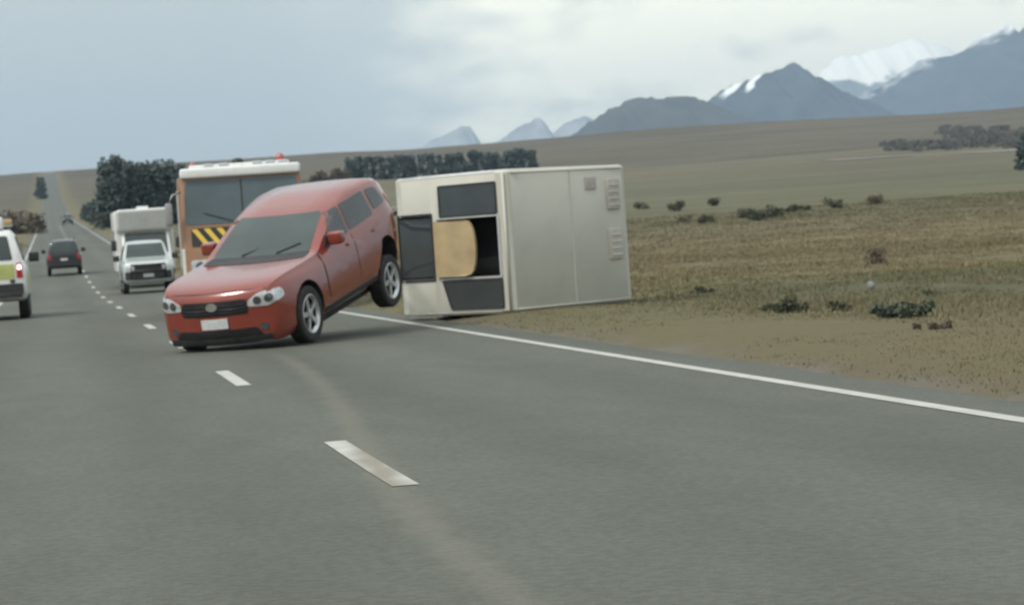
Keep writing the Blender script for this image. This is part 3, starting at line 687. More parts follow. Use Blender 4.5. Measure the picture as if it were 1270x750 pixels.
c.patch('rear_window', GZ([(-.60, 1.16), (.60, 1.16), (.50, 1.50), (-.50, 1.50)]), 'x+', MT['glass_side'], .006, .05)
sw = c.wheel(3.52, 0.0, .92, .34, 1); sw.name = 'spare_wheel'; sw.rotation_euler = (0, 0, -PI/2)
tube('tow_bar', [(3.2, 0, .42), (3.62, 0, .42), (3.66, 0, .50)], .03, MT['steel'], red)
for yy in (-.45, .45): tube('exhaust' if yy < 0 else 'axle_arm', [(2.2, yy, .30), (2.66, yy, .27), (3.3, yy, .33)], .03, MT['under'], red)
box('underbody', (.45, -.66, .06), (3.1, .66, .26), MT['under'], red, .05, 2)
tube('rear_axle', [(2.66, -.72, .36-DROOP), (2.66, .72, .36-DROOP)], .05, MT['under'], red)
for yy in (-.25, .25): tube('wiper', [(.60, yy, 1.065), (.78, yy-.28, 1.135)], .008, MT['black'], red)
RX, RY, RH = 2.44, 30.45, math.radians(59)
place(red, RX, RY, -.0, RH, math.radians(-11.2), math.radians(-1.2))
# nose-down about the front axle: bring the front tyres back onto the seal
bpy.context.view_layer.update()
lo = (red.matrix_world @ Vector((0, 0, .36))).z - .36
red.matrix_world = Matrix.Translation((0, 0, .012-lo)) @ red.matrix_world
bpy.context.view_layer.update()
TOW = red.matrix_world @ Vector((3.66, 0, .50))

# ------------------------------------------------------------------ the caravan on its side
cv = thing('overturned_caravan', 'cream caravan lying on its side on the verge with smashed front windows', 'caravan', (0, 0, 0))
CL, CW, CHT = 2.80, 2.11, 2.40          # length, width, height; local x forward (front at 0), y left, z up from the floor
def caravan_shell():
    # side profile (x, z): raked nose, flat roof, rounded edges
    prof = rounded([(-.10, 0), (-.02, .16), (0, .85), (-.05, CHT-.12), (-.14, CHT), (-CL+.12, CHT+.01), (-CL, CHT-.14), (-CL+.02, .10), (-CL+.14, 0)], .10, 5)
    V, F = [], []; n_ = len(prof)
    cx, cz = -CL/2, CHT/2
    rows = [(-CW/2, .045), (-CW/2+.012, .022), (-CW/2+.045, 0), (0, 0), (CW/2-.045, 0), (CW/2-.012, .022), (CW/2, .045)]
    for y, ins in rows:
        for x, z in prof:
            V.append((cx+(x-cx)*(1-ins/(CL/2)), y, cz+(z-cz)*(1-ins/(CHT/2))))
    for i in range(len(rows)-1):
        for j in range(n_): F.append((i*n_+j, i*n_+(j+1) % n_, (i+1)*n_+(j+1) % n_, (i+1)*n_+j))
    F.append(tuple(range(n_))[::-1]); F.append(tuple(range((len(rows)-1)*n_, len(rows)*n_)))
    return V, F
V, F = caravan_shell()
body = link('body', V, F, [MT['cream'], MT['inner']], cv, True)
bm = bmesh.new(); bm.from_mesh(body.data); bmesh.ops.recalc_face_normals(bm, faces=bm.faces); bm.to_mesh(body.data); cbvh = BVHTree.FromBMesh(bm); bm.free()
class Skin(Car):
    def __init__(self, root, bvh): self.root = root; self.bvh = bvh
k = Skin(cv, cbvh)
# openings: middle window knocked out, front locker open
def cut_boxes(o, boxes):
    V, F = [], []
    for lo_, hi_ in boxes:
        b0 = len(V)
        for x in (lo_[0], hi_[0]):
            for y in (lo_[1], hi_[1]):
                for z in (lo_[2], hi_[2]): V.append((x, y, z))
        F += [tuple(b0+i for i in f) for f in ((0, 1, 3, 2), (4, 6, 7, 5), (0, 4, 5, 1), (2, 3, 7, 6), (0, 2, 6, 4), (1, 5, 7, 3))]
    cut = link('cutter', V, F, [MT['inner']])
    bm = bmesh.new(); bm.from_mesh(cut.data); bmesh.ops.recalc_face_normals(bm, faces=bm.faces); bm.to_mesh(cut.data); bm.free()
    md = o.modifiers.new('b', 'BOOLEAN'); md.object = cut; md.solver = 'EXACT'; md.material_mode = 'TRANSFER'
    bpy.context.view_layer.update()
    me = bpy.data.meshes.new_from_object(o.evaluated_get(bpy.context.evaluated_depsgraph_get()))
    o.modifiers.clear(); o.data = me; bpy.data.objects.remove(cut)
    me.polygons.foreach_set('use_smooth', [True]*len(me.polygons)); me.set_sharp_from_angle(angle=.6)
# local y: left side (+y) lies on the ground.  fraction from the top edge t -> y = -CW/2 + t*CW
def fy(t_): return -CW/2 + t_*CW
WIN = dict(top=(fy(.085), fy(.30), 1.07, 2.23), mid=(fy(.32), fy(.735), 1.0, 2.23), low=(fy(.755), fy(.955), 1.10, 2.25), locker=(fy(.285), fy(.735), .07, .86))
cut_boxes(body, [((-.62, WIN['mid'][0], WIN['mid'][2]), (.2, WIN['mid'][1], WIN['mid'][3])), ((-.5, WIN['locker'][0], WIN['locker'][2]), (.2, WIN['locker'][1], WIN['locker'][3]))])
def rect(a_, g_=0): return [(a_[0]-g_, a_[2]-g_), (a_[1]+g_, a_[2]-g_), (a_[1]+g_, a_[3]+g_), (a_[0]-g_, a_[3]+g_)]
for nm in ('top', 'low'):
    rr = WIN[nm]; q = rect(rr)
    if nm == 'low': q[0] = (q[0][0], q[0][1]-.05); q[1] = (q[1][0], q[1][1]+.10)
    fr = k.patch('window', [(a_, z) for a_, z in q], 'x+', MT['glass_side'], .014, .06)
    # rubber surround
    k.line('window_seal', q[0], q[3], .03, 'x+', MT['black'], fr, .022); k.line('window_seal', q[1], q[2], .03, 'x+', MT['black'], fr, .022)
    k.line('window_seal', q[0], q[1], .03, 'x+', MT['black'], fr, .022); k.line('window_seal', q[3], q[2], .03, 'x+', MT['black'], fr, .022)
# frame of the knocked-out middle window and of the locker
for nm, mm in (('mid', MT['alum']), ('locker', MT['black'])):
    q = rect(WIN[nm], .02)
    nmn = 'window_frame' if nm == 'mid' else 'locker_frame'
    fr = k.line(nmn, q[3], q[2], .035, 'x+', mm, None, .016)
    for a_, b_ in ((q[0], q[3]), (q[1], q[2]), (q[0], q[1])): k.line('frame_rail', a_, b_, .035, 'x+', mm, fr, .016)
box('locker_door', (-.075, WIN['locker'][0]+.02, WIN['locker'][2]+.02), (-.055, WIN['locker'][1]-.02, WIN['locker'][3]-.02), MT['glass_side'], cv, .008, 1)
# tan board hanging in the broken middle window: rounded along its roof-side edge
y0, y1, z0, z1 = fy(.33), fy(.725), .95, 1.80
ol = [(y0, z0), (y1, z0)] + [(y0+(y1-y0)*(.5+.5*math.cos(PI*i/10)), z1-.22+.22*math.sin(PI*i/10)**.6) for i in range(11)]
V, F = [], []
for x in (.012, .05):
    for y, z in ol: V.append((x + .05*math.sin((z-z0)/(z1-z0)*PI)-.04*(z-z0), y, z))
n_ = len(ol); F.append(tuple(range(n_))); F.append(tuple(range(n_, 2*n_))[::-1])
for i in range(n_): F.append((i, n_+i, n_+(i+1) % n_, (i+1) % n_))
tag(link('tan_board', V, F, MT['ply'], cv), 'tan rounded board covering part of the broken middle window')
# trim where front meets roof, edge beadings, roof vents, scuffs
for t_ in (.012, .988): k.line('edge_bead', (fy(t_), .15), (fy(t_), 2.2), .03, 'x+', MT['alum'], None, .012)
tube('roof_bead', [(-.085, -CW/2+.05, CHT-.045), (-.085, CW/2-.05, CHT-.045)], .02, MT['creamroof'], cv)
for y in (-CW/2+.05, CW/2-.05): tube('roof_rail', [(-.2, y, CHT+.005), (-CL+.2, y, CHT+.012)], .012, MT['creamroof'], cv)
for x in (-1.45,): box('roof_seam', (x-.012, -CW/2+.06, CHT-.02), (x+.012, CW/2-.06, CHT+.016), MT['creamroof'], cv, .004, 1)
for (x, ya, yb) in ((-2.38, fy(.10), fy(.32)), (-2.38, fy(.46), fy(.68))):
    vt = box('roof_vent', (x-.14, ya, CHT-.01), (x+.14, yb, CHT+.045), MT['vent'], cv, .018, 2)
    for j in range(4):
        zz = ya + (yb-ya)*(j+.8)/4.6; box('louvre', (x-.11, zz, CHT+.035), (x+.11, zz+.03, CHT+.055), MT['creamroof'], vt, .004, 1)
box('roof_hatch', (-2.02, fy(.08), CHT-.01), (-1.78, fy(.17), CHT+.03), MT['vent'], cv, .012, 2)
# chassis under the floor (faces away) and the drawbar twisted to the car's tow ball
for y in (-.6, .6): box('chassis_rail', (-CL+.2, y-.04, -.16), (-.1, y+.04, .02), MT['steel'], cv, .01, 1)
tube('axle', [(-1.75, -.95, -.16), (-1.75, .95, -.16)], .04, MT['steel'], cv)
for sgn in (-1, 1): k.wheel(-1.75, sgn*.93, -.18, .31, sgn)
corner = at_z(634, 387, .085)
ang_roof = math.radians(45)
rd = (pray(634, 388)); az = math.atan2(rd.x, rd.y)
right_ = Vector((math.cos(az), -math.sin(az), 0)); away = Vector((math.sin(az), math.cos(az), 0))
B_ = (right_*math.cos(ang_roof) + away*math.sin(ang_roof)); D_ = (-right_*math.sin(ang_roof) + away*math.cos(ang_roof))
Fv, Uv = -B_, -D_; Lv = Uv.cross(Fv)
# corner = (front, roof) edge at local (-.07, ., CHT-.04)
mat_ = Matrix(((Fv.x, Lv.x, Uv.x, 0), (Fv.y, Lv.y, Uv.y, 0), (Fv.z, Lv.z, Uv.z, 0), (0, 0, 0, 1)))
org = corner - Uv*(CHT-.05) + Fv*.09; org.z = .07 + CW/2
cv.matrix_world = Matrix.Translation(org) @ mat_
bpy.context.view_layer.update()
inv = cv.matrix_world.inverted(); tl = inv @ TOW
for y in (-.55, .55): tube('drawbar', [(-.15, y, -.08), (.35, y*.55, -.08), tuple(tl*.72 + Vector((.1, y*.12, -.08))*.28), tuple(tl)], .045, MT['steel'], cv)
hitch = box('coupling', tuple(tl-Vector((.07, .06, .06))), tuple(tl+Vector((.07, .06, .06))), MT['steel'], cv, .02, 2)

# ------------------------------------------------------------------ fire engine behind the wreck
fe = thing('fire_engine', 'orange fire engine with a big windscreen and striped front behind the red car', 'fire engine', (0, 0, 0))
FW = 1.22
def eng_taper(co):
    if co.x < .3 and co.z > 1.4: co.x += (co.z-1.4)*.16
    if co.z > 1.6: co.y *= 1-(co.z-1.6)*.035
    return co
cab = box('cab', (0, -FW, .55), (2.3, FW, 2.82), MT['engine'], fe, .09, 4, eng_taper)
bm = bmesh.new(); bm.from_mesh(cab.data); bb = BVHTree.FromBMesh(bm); bm.free(); f = Skin(fe, bb)
ws = f.patch('windscreen', [(-1.12, 1.80), (1.12, 1.80), (1.08, 2.66), (-1.08, 2.66)], 'x-', MT['glass_cab'], .012, .10)
f.line('pillar', (0, 1.82), (0, 2.64), .03, 'x-', MT['black'], ws, .018)
f.line('wiper', (-.7, 1.84), (-.15, 2.02), .02, 'x-', MT['black'], ws, .03); f.line('wiper', (.2, 1.84), (.75, 2.02), .02, 'x-', MT['black'], ws, .03)
pn = f.patch('striped_panel', [(-1.02, 1.38), (1.02, 1.38), (1.02, 1.74), (-1.02, 1.74)], 'x-', MT['chevk'], .01, .02)
for i in range(-4, 5):
    sg = -1 if i < 0 else 1
    if i == 0: continue
    x = i*.24 - sg*.24
    f.patch('stripe', [(x-.055, 1.40), (x+.055, 1.40), (x+.055+.24*sg, 1.72), (x-.055+.24*sg, 1.72)], 'x-', MT['chevy'], .016, 0, parent=pn, rings=2)
for y in (-1, 1):
    h = f.patch('headlight', [(y*.72, .88), (y*1.06, .88), (y*1.06, 1.12), (y*.72, 1.12)], 'x-', MT['lamp'], .02, .04)
    f.patch('lamp_bowl', [(y*.89+.09*math.cos(q*PI/6), 1.0+.09*math.sin(q*PI/6)) for q in range(12)], 'x-', MT['lamp_dark'], .028, 0, parent=h, rings=2)
    mo = box('side_mirror', (-.10, y*1.42-.07, 1.80), (.02, y*1.42+.07, 2.25), MT['steel'], fe, .04, 2)
    tube('mirror_arm', [(.12, y*1.17, 2.45), (-.05, y*1.34, 2.40), (-.05, y*1.42, 2.2)], .018, MT['steel'], mo)
    d = f.patch('cab_door', [(.35, .85), (1.25, .85), (1.25, 2.6), (.55, 2.6), (.35, 1.9)], 'y+' if y > 0 else 'y-', MT['engine'], .008, .05)
    f.patch('window', [(.45, 1.75), (1.18, 1.75), (1.18, 2.5), (.60, 2.5)], 'y+' if y > 0 else 'y-', MT['glass_side'], .014, .05, parent=d)
    f.patch('rear_cab_window', [(1.35, 1.75), (2.15, 1.75), (2.15, 2.5), (1.35, 2.5)], 'y+' if y > 0 else 'y-', MT['glass_side'], .014, .05)
    box('corner_marker', (-.14, y*1.19-.03, .75), (-.08, y*1.19+.03, 1.35), MT['white'], fe, .01, 1)
box('bumper', (-.22, -1.24, .42), (.25, 1.24, .80), MT['white'], fe, .06, 3)
f.patch('front_grille', [(-.6, .9), (.6, .9), (.6, 1.3), (-.6, 1.3)], 'x-', MT['grille'], .012, .03)
vis = box('roof_visor', (.10, -1.17, 2.70), (1.0, 1.17, 2.90), MT['white'], fe, .07, 3)
lb = box('light_bar', (.5, -.98, 2.87), (.82, .98, 2.97), MT['white'], fe, .04, 3)
for y in (-.85, -.6, -.35, .3, .6): box('light_module', (.47, y-.09, 2.895), (.56, y+.09, 2.985), MT['chrome'], lb, .02, 2)
def dome(name, x, y, z, r, h, m_, par):
    V, F = lathe([(r, 0), (r, h*.5), (r*.85, h*.8), (r*.45, h), (.005, h), (.005, 0)], 20)
    V = [(a_+x, c_+y, b_+z) for a_, b_, c_ in V]
    return link(name, V, F, m_, par, True)
dome('beacon', .8, -.82, 2.95, .085, .17, MT['beacon'], fe); dome('beacon', .8, .9, 2.95, .06, .09, MT['beacon'], fe); dome('roof_horn', .7, .02, 2.95, .12, .12, MT['black'], fe)
bd = box('pump_body', (2.38, -1.23, .6), (7.3, 1.23, 2.80), MT['engine'], fe, .05, 2)
for x in (2.5, 4.1, 5.7):
    for y in (-1, 1):
        lk = box('locker_shutter', (x, y*1.235-.015, .95), (x+1.45, y*1.235+.015, 2.55), MT['alum'], bd, .01, 1)
        for j in range(14): box('slat', (x+.02, y*1.25-.006, .98+j*.11), (x+1.43, y*1.25+.006, 1.075+j*.11), MT['alum'], lk, 0)
box('ladder_rack', (2.6, -.5, 2.84), (7.0, .5, 2.92), MT['alum'], bd, .02, 1)
for (wx) in (1.0, 5.2):
    for sgn in (-1, 1): f.wheel(wx, sgn*1.05, .50, .50, sgn)
box('chassis', (.2, -.45, .5), (7.2, .45, .75), MT['under'], fe, .02, 1)
place(fe, 3.68, 46.2, .012, math.radians(87))

# ------------------------------------------------------------------ pale four wheel drive coming past, motor home behind it
SUVST = [(-.85, .50, .80, .78, .84, .10), (-.83, .42, .84, .92, .98, .10), (-.78, .38, .87, 1.02, 1.08, .10), (-.6, .36, .89, 1.08, 1.14, .08), (0, .36, .92, 1.12, 1.20, .06), (.55, .36, .93, 1.14, 1.24, .06), (.72, .36, .93, 1.15, 1.28, .06),
         (.95, .36, .93, 1.16, 1.55, .06), (1.18, .36, .93, 1.16, 1.78, .05), (1.35, .36, .93, 1.16, 1.85, .04), (1.8, .36, .93, 1.16, 1.89, .02), (2.6, .36, .93, 1.17, 1.89, 0), (3.4, .38, .92, 1.17, 1.86, -.02), (3.62, .40, .90, 1.17, 1.80, -.04), (3.72, .42, .89, 1.16, 1.55, -.05), (3.78, .44, .88, 1.10, 1.24, -.05), (3.80, .48, .86, .95, 1.05, -.05)]
def suv(name, label, paint, lower, rails=True, bar=True):
    o = thing(name, label, 'car', (0, 0, 0))
    c = Car(o, SUVST, paint, [(0, .38, 0), (2.80, .38, 0)], .38, dict(pos=[(0, .40), (2.80, .40)], r=.44), .80)
    c.patch('windscreen', [(-.72, 1.28), (.72, 1.28), (.62, 1.76), (-.62, 1.76)], 'x-', MT['glass'], .006, .05)
    c.patch('rear_window', [(-.64, 1.22), (.64, 1.22), (.56, 1.72), (-.56, 1.72)], 'x+', MT['glass'], .006, .05)
    c.patch('bonnet_lip', [(-.72, 1.02), (.72, 1.02), (.70, 1.07), (-.70, 1.07)], 'x-', MT['white'] if paint is MT['silver'] else paint, .012, .01)  # on the silver car, white paints in the highlight along the bonnet edge
    for sgn in ('y-', 'y+'):
        for nm, x0, x1, win in (('front_door', .68, 1.72, [(.98, 1.20), (1.68, 1.20), (1.68, 1.72), (1.30, 1.70)]), ('rear_door', 1.74, 2.58, [(1.78, 1.20), (2.54, 1.20), (2.54, 1.72), (1.78, 1.72)])):
            d = c.patch(nm, [(x0, .50), (x1, .50), (x1, 1.15), (x0, 1.13)], sgn, paint, .005, .03, rings=3)
            c.patch('window', win, sgn, MT['glass_side'], .007, .04, parent=d)
        c.patch('quarter_window', [(2.66, 1.21), (3.5, 1.21), (3.42, 1.70), (2.66, 1.72)], sgn, MT['glass_side'], .007, .05)
        y = -1 if sgn == 'y-' else 1
        c.patch('headlight', [(y*.52, .90), (y*.82, .90), (y*.82, 1.03), (y*.55, 1.02)], 'x-', MT['lamp'], .012, .02)
        c.patch('tail_light', [(y*.70, .85), (y*.83, .85), (y*.80, 1.16), (y*.70, 1.16)], 'x+', MT['taillamp'], .012, .02)
        c.patch('sill_trim', [(.50, .40), (2.32, .40), (2.30, .50), (.52, .50)], sgn, MT['black'], .015, .01)
        box('side_mirror', (.86, y*1.05-.11, 1.17), (1.0, y*1.05+.11, 1.38), MT['black'], o, .03, 2)
        if rails: tube('roof_rail', [(1.4, y*.60, 1.87), (1.5, y*.60, 1.94), (3.3, y*.60, 1.94), (3.4, y*.60, 1.87)], .02, MT['black'], o)
    c.patch('grille', [(-.50, .80), (.50, .80), (.48, 1.0), (-.48, 1.0)], 'x-', MT['grille'], .008, .02)
    c.patch('bumper', [(-.80, .50), (.80, .50), (.80, .78), (-.80, .78)], 'x-', lower, .05, .04)
    c.patch('rear_bumper', [(-.82, .52), (.82, .52), (.82, .74), (-.82, .74)], 'x+', lower, .06, .04)
    c.patch('number_plate', [(-.18, .58), (.18, .58), (.18, .70), (-.18, .70)], 'x-', MT['plate'], .065, .01)
    c.patch('rear_plate', [(-.18, .80), (.18, .80), (.18, .92), (-.18, .92)], 'x+', MT['plate'], .015, .01)
    if bar:
        bbm = tube('bull_bar', [(-.98, -.62, .55), (-.98, -.60, 1.02), (-.98, .60, 1.02), (-.98, .62, .55)], .035, MT['black'], o)
        tube('cross_bar', [(-.98, -.60, .80), (-.98, .60, .80)], .03, MT['black'], bbm)
        for y in (-.5, .5): tube('bar_mount', [(-.98, y, .60), (-.7, y, .56)], .03, MT['black'], bbm)
    return o, c
o, _ = suv('silver_four_wheel_drive', 'pale silver four wheel drive with black bumper in front of the motor home', MT['silver'], MT['black'], False)
sl = .0068; place(o, 3.30, 86, road_z(86)+.012, math.radians(90), -math.atan(sl))

mh = thing('motor_home', 'white motor home with overcab box behind the silver four wheel drive', 'motor home', (0, 0, 0))
def mh_taper(co):
    if co.x < .2: co.x += max(0, (2.3-co.z))*.35 if co.z < 2.3 else 0
    return co
cab = box('cab', (-.2, -.98, .45), (1.9, .98, 2.18), MT['white'], mh, .06, 3, lambda co: Vector((co.x + (max(0, co.z-1.2)*.75 if co.x < .5 else 0), co.y*(1-max(0, co.z-1.2)*.10), co.z)))
bm = bmesh.new(); bm.from_mesh(cab.data); bb = BVHTree.FromBMesh(bm); bm.free(); f = Skin(mh, bb)
f.patch('windscreen', [(-.82, 1.28), (.82, 1.28), (.78, 2.08), (-.78, 2.08)], 'x-', MT['glass'], .012, .06)
f.patch('grille', [(-.45, .80), (.45, .80), (.45, 1.02), (-.45, 1.02)], 'x-', MT['grille'], .012, .03)
for y in (-1, 1):
    f.patch('headlight', [(y*.58, .82), (y*.88, .82), (y*.88, 1.04), (y*.58, 1.04)], 'x-', MT['lamp'], .015, .03)
    f.patch('door_window', [(.85, 1.35), (1.65, 1.35), (1.65, 1.95), (1.25, 1.95)], 'y+' if y > 0 else 'y-', MT['glass_side'], .012, .04)
    box('side_mirror', (.20, y*1.22-.10, 1.45), (.34, y*1.22+.10, 1.85), MT['black'], mh, .03, 2)
box('bumper', (-.30, -.98, .42), (.1, .98, .72), MT['black'], mh, .05, 2)
lut = box('overcab', (-.05, -1.08, 2.14), (2.2, 1.08, 3.0), MT['white'], mh, .16, 5, lambda co: Vector((co.x + (max(0, 2.45-co.z)*1.2 if co.x < .5 else 0), co.y, co.z)))
bx_ = box('living_box', (1.75, -1.12, .62), (6.4, 1.12, 2.96), MT['white'], mh, .08, 3)
box('roof_hatch', (.9, -.2, 2.97), (1.5, .25, 3.10), MT['white'], mh, .04, 2)
for y in (-1, 1):
    for x in (2.5, 4.4): box('side_window', (x, y*1.12-.012, 1.6), (x+1.0, y*1.12+.012, 2.25), MT['glass_side'], bx_, .01, 1)
for wx in (.75, 4.6):
    for sgn in (-1, 1): f.wheel(wx, sgn*.88, .36, .36, sgn)
place(mh, 3.72, 96, road_z(96)+.012, math.radians(90), -math.atan(.011)); mh.scale = (1.05, 1.05, 1.05)

# ------------------------------------------------------------------ vehicles going away in the other lane
o, _ = suv('charcoal_four_wheel_drive', 'charcoal four wheel drive driving away, its rear window reflecting sky', MT['dark'], MT['black'], True, False)
place(o, .60, 131, road_z(131)+.012, math.radians(-90), math.atan(.024))
o, _ = suv('distant_dark_car', 'tiny dark car far along the road below the hills', MT['dark'], MT['black'], False, False)
place(o, 3.1, 430, road_z(430)+.012, math.radians(90), -math.atan(.026))
# white emergency vehicle with yellow green band
o, c = suv('emergency_vehicle', 'white emergency vehicle with yellow green band and roof light bar on the shoulder', MT['white'], MT['black'], False, False)
bl = c.patch('reflective_band', [(-.66, .84), (.66, .84), (.66, 1.14), (-.66, 1.14)], 'x+', MT['hiviz'], .010, .01)
for sgn in ('y-', 'y+'):
    for i in range(6):
        x = .75+i*.42; c.patch('hi_vis_block', [(x, .72), (x+.40, .72), (x+.40, .98), (x, .98)], sgn, MT['hiviz'], .009, .01)
    y = -1 if sgn == 'y-' else 1
    c.patch('lit_tail_light', [(y*.72, 1.02), (y*.80, 1.02), (y*.79, 1.12), (y*.72, 1.12)], 'x+', MT['braked'], .025, .02)
    c.patch('reversing_lamp', [(y*.56, .76), (y*.66, .76), (y*.66, .82), (y*.56, .82)], 'x+', MT['lamp_dark'], .02, .01)
lb = box('light_bar', (1.9, -.66, 1.93), (2.2, .66, 2.08), MT['white'], o, .04, 2)
for y in (-.5, .5): box('beacon_lens', (1.88, y-.16, 1.96), (2.22, y+.16, 2.095), MT['amber'], lb, .03, 2)
for y in (-.5, .5): box('bar_foot', (2.0, y-.04, 1.86), (2.1, y+.04, 1.94), MT['black'], lb, 0)
box('roof_pod', (2.3, -.5, 1.87), (3.5, .5, 2.12), MT['white'], o, .08, 3)
box('rear_step', (3.78, -.80, .46), (3.98, .80, .56), MT['black'], o, .02, 2)
place(o, -1.66, 61.5, .012, math.radians(-90)); o.scale = (1.15, 1.15, 1.15)

# ------------------------------------------------------------------ trees, shelter belts, shrubs, grass
def leaf_cloud(blobs, count, size, rg, flat=1.0):
    V, F = [], []
    wts = [b_[1]*b_[1] for b_ in blobs]; tot = sum(wts)
    for (cx, r, sq), wt in zip(blobs, wts):
        for _ in range(int(count*wt/tot)):
            d = Vector((rg.gauss(0, 1), rg.gauss(0, 1), rg.gauss(0, 1))).normalized()*r*(rg.random()**.45)
            p = Vector(cx) + Vector((d.x, d.y, d.z*sq))
            n_ = Vector((rg.gauss(0, 1), rg.gauss(0, 1), rg.gauss(0, .8))).normalized(); a_ = n_.orthogonal().normalized(); b_ = n_.cross(a_)
            s_ = size*(.5+rg.random()); th = rg.random()*6.28; a2 = a_*math.cos(th)+b_*math.sin(th); b2 = n_.cross(a2)
            b0 = len(V); V += [p-a2*s_-b2*s_*.4, p+a2*s_*.2-b2*s_*.6, p+a2*s_+b2*s_*.2, p-a2*s_*.3+b2*s_*.6]; F.append((b0, b0+1, b0+2, b0+3))
    return V, F
def conifer(X, Y, h, rad, label, seed, group, cnt=2600, conical=.5, m_='conifer'):
    rg = random.Random(seed); z = ground_z(X, Y)
    t_ = thing('conifer_tree', label, 'tree', (X, Y, z-.1), 0, group)
    tube('trunk', [(0, 0, 0), (.05, 0, h*.4), (0, .05, h*.92)], [rad*.09, rad*.06, rad*.02], MT['bark'], t_, 7)
    bl = []
    for i in range(26):
        k_ = i/25; zz = h*(.06+.88*k_); rr = rad*(1-conical*k_**1.6)
        for j in range(3):
            a_ = rg.random()*6.28; bl.append(((math.cos(a_)*rr*.55, math.sin(a_)*rr*.55, zz+rg.gauss(0, h*.02)), rr*(.42+.2*rg.random()), .7))
    V, F = leaf_cloud(bl, cnt, rad*.11, rg); link('crown', V, F, MT[m_], t_)
    return t_
belt = [(139, 205, 8.8), (156, 204, 8.0), (172, 203, 8.0), (188, 202, 7.9), (204, 201, 8.0), (219, 200, 7.6)]
for i, (px, _, h) in enumerate(belt):
    Yb = 312 + 4*i; p = at_y(px, 250, Yb)
    conifer(p.x, Yb, h*1.1, 2.3, ('tallest tree at the road end of the dark conifer belt', 'second conifer from the tall end tree of the dark belt', 'third conifer from the tall end tree of the dark belt', 'fourth conifer from the tall end tree of the dark belt', 'conifer next to the last one by the fire engine roof', 'last conifer of the belt, beside the fire engine roof')[i], 40+i, 'conifer belt beyond the motor home', 3000, .28)
for i, (px, h, Yb) in enumerate(((128, 4.9, 340), (121, 4.2, 390), (114, 4.0, 445), (107, 3.6, 500))):
    p = at_y(px, 250, Yb); conifer(p.x, Yb, h, 1.7, ('tallest of the low conifers beside the dark belt', 'second low conifer stepping down from the belt', 'third low conifer stepping down from the belt', 'smallest low conifer, farthest out from the belt')[i], 60+i, 'low conifers at the belt end', 1200, .5)
p = at_y(51, 240, 1000); conifer(p.x, 1000, 9.5, 3.0, 'lone dark tree on the brown slope left of the road', 71, None, 1800, .45)
p = at_y(1284, 222, 300); conifer(p.x, 300, 4.9, 2.6, 'dark round tree shape standing in for an unclear dark object at the right edge', 73, None, 3000, .35)  # dark object of unclear kind, built as a tree shape
p = at_y(30, 240, 700)
# long dark belt behind the caravan, read as one mass
rg = random.Random(5); V, F = [], []
def belt_mass(name, x0, x1, Yf, h, m_, label, size, cnt, wob=.15, wid=4):
    a_ = at_y(x0, 200, Yf); b_ = at_y(x1, 200, Yf); bl = []
    n_ = max(6, int(abs(b_.x-a_.x)/2.2))
    for i in range(n_+1):
        X = a_.x+(b_.x-a_.x)*i/n_; dy_ = rg.gauss(0, wid*.3); g0 = ground_z(X, Yf+dy_); hh = h*(1+wob*noise.noise(Vector((X*.12, Yf, 2))))
        nl = max(2, int(hh/1.8))
        for j in range(nl): bl.append(((X+rg.gauss(0, .5), Yf+dy_+rg.gauss(0, .8), g0+hh*(j+.4)/nl), 1.5*(.8+.4*rg.random()), .9))
    V, F = leaf_cloud(bl, cnt, size, rg); return tag(link(name, V, F, MT[m_]), label, 'trees', kind='stuff')
belt_mass('shelter_belt', 432, 662, 860, 8.6, 'conifer', 'long dark shelter belt on the plain behind the overturned caravan', .55, 16000, .12)
belt_mass('bare_hedge', 352, 428, 520, 6.5, 'shrubb', 'brown bare hedge beyond the fire engine', .3, 5000, .4)
belt_mass('roadside_scrub', 124, 200, 330, 2.2, 'shrubb', 'brown scrub beside the road below the conifer belt', .14, 2500, .6)
belt_mass('left_scrub', -40, 40, 330, 2.2, 'shrubb', 'brown scrub on the slope left of the road', .2, 3000, .8)
def scrub_patch(x0, x1, y0, y1, cnt, label):
    bl = []
    for _ in range(cnt):
        p = hit(rg.uniform(x0, x1), rg.uniform(y0, y1) - 0)
        r_ = rg.uniform(1.2, 3.4); bl.append(((p.x, p.y, ground_z(p.x, p.y)+.3), r_, .42))
    V, F = leaf_cloud(bl, cnt*90, .36, rg); return tag(link('far_scrub', V, F, MT['scrub']), label, 'scrub', kind='stuff')
scrub_patch(1165, 1330, 158, 184, 300, 'dense grey scrub on the far plain behind the gravel track')
scrub_patch(1095, 1185, 176, 188, 70, 'thin grey scrub fading out beside the gravel track')

def shrub(px, py, wpx, hpx, m_, label, group, seed, name='shrub'):
    p = hit(px, py); sc_ = FPX/(p-CAMP).dot(CF); wd, h = wpx/sc_*1.12, hpx/sc_*1.25
    rg_ = random.Random(seed); t_ = thing(name, label, 'shrub', (p.x, p.y, ground_z(p.x, p.y)-.02), rg_.random()*6, group)
    bl = []
    for i in range(9):
        bl.append(((rg_.uniform(-.4, .4)*wd, rg_.uniform(-.4, .4)*wd, h*rg_.uniform(.1, .65)), min(wd, h*1.6)*rg_.uniform(.18, .32), .8))
    V, F = leaf_cloud(bl, 700, max(wd, h)*.045, rg_); link('foliage', V, F, MT[m_], t_)
    for i in range(5):
        a_ = rg_.random()*6.28; q = (math.cos(a_)*wd*.25, math.sin(a_)*wd*.25, h*.7)
        tube('stem', [(0, 0, 0), (q[0]*.4, q[1]*.4, h*.4), q], [.03*h, .02*h, .008*h], MT['bark'], t_, 5)
    return t_
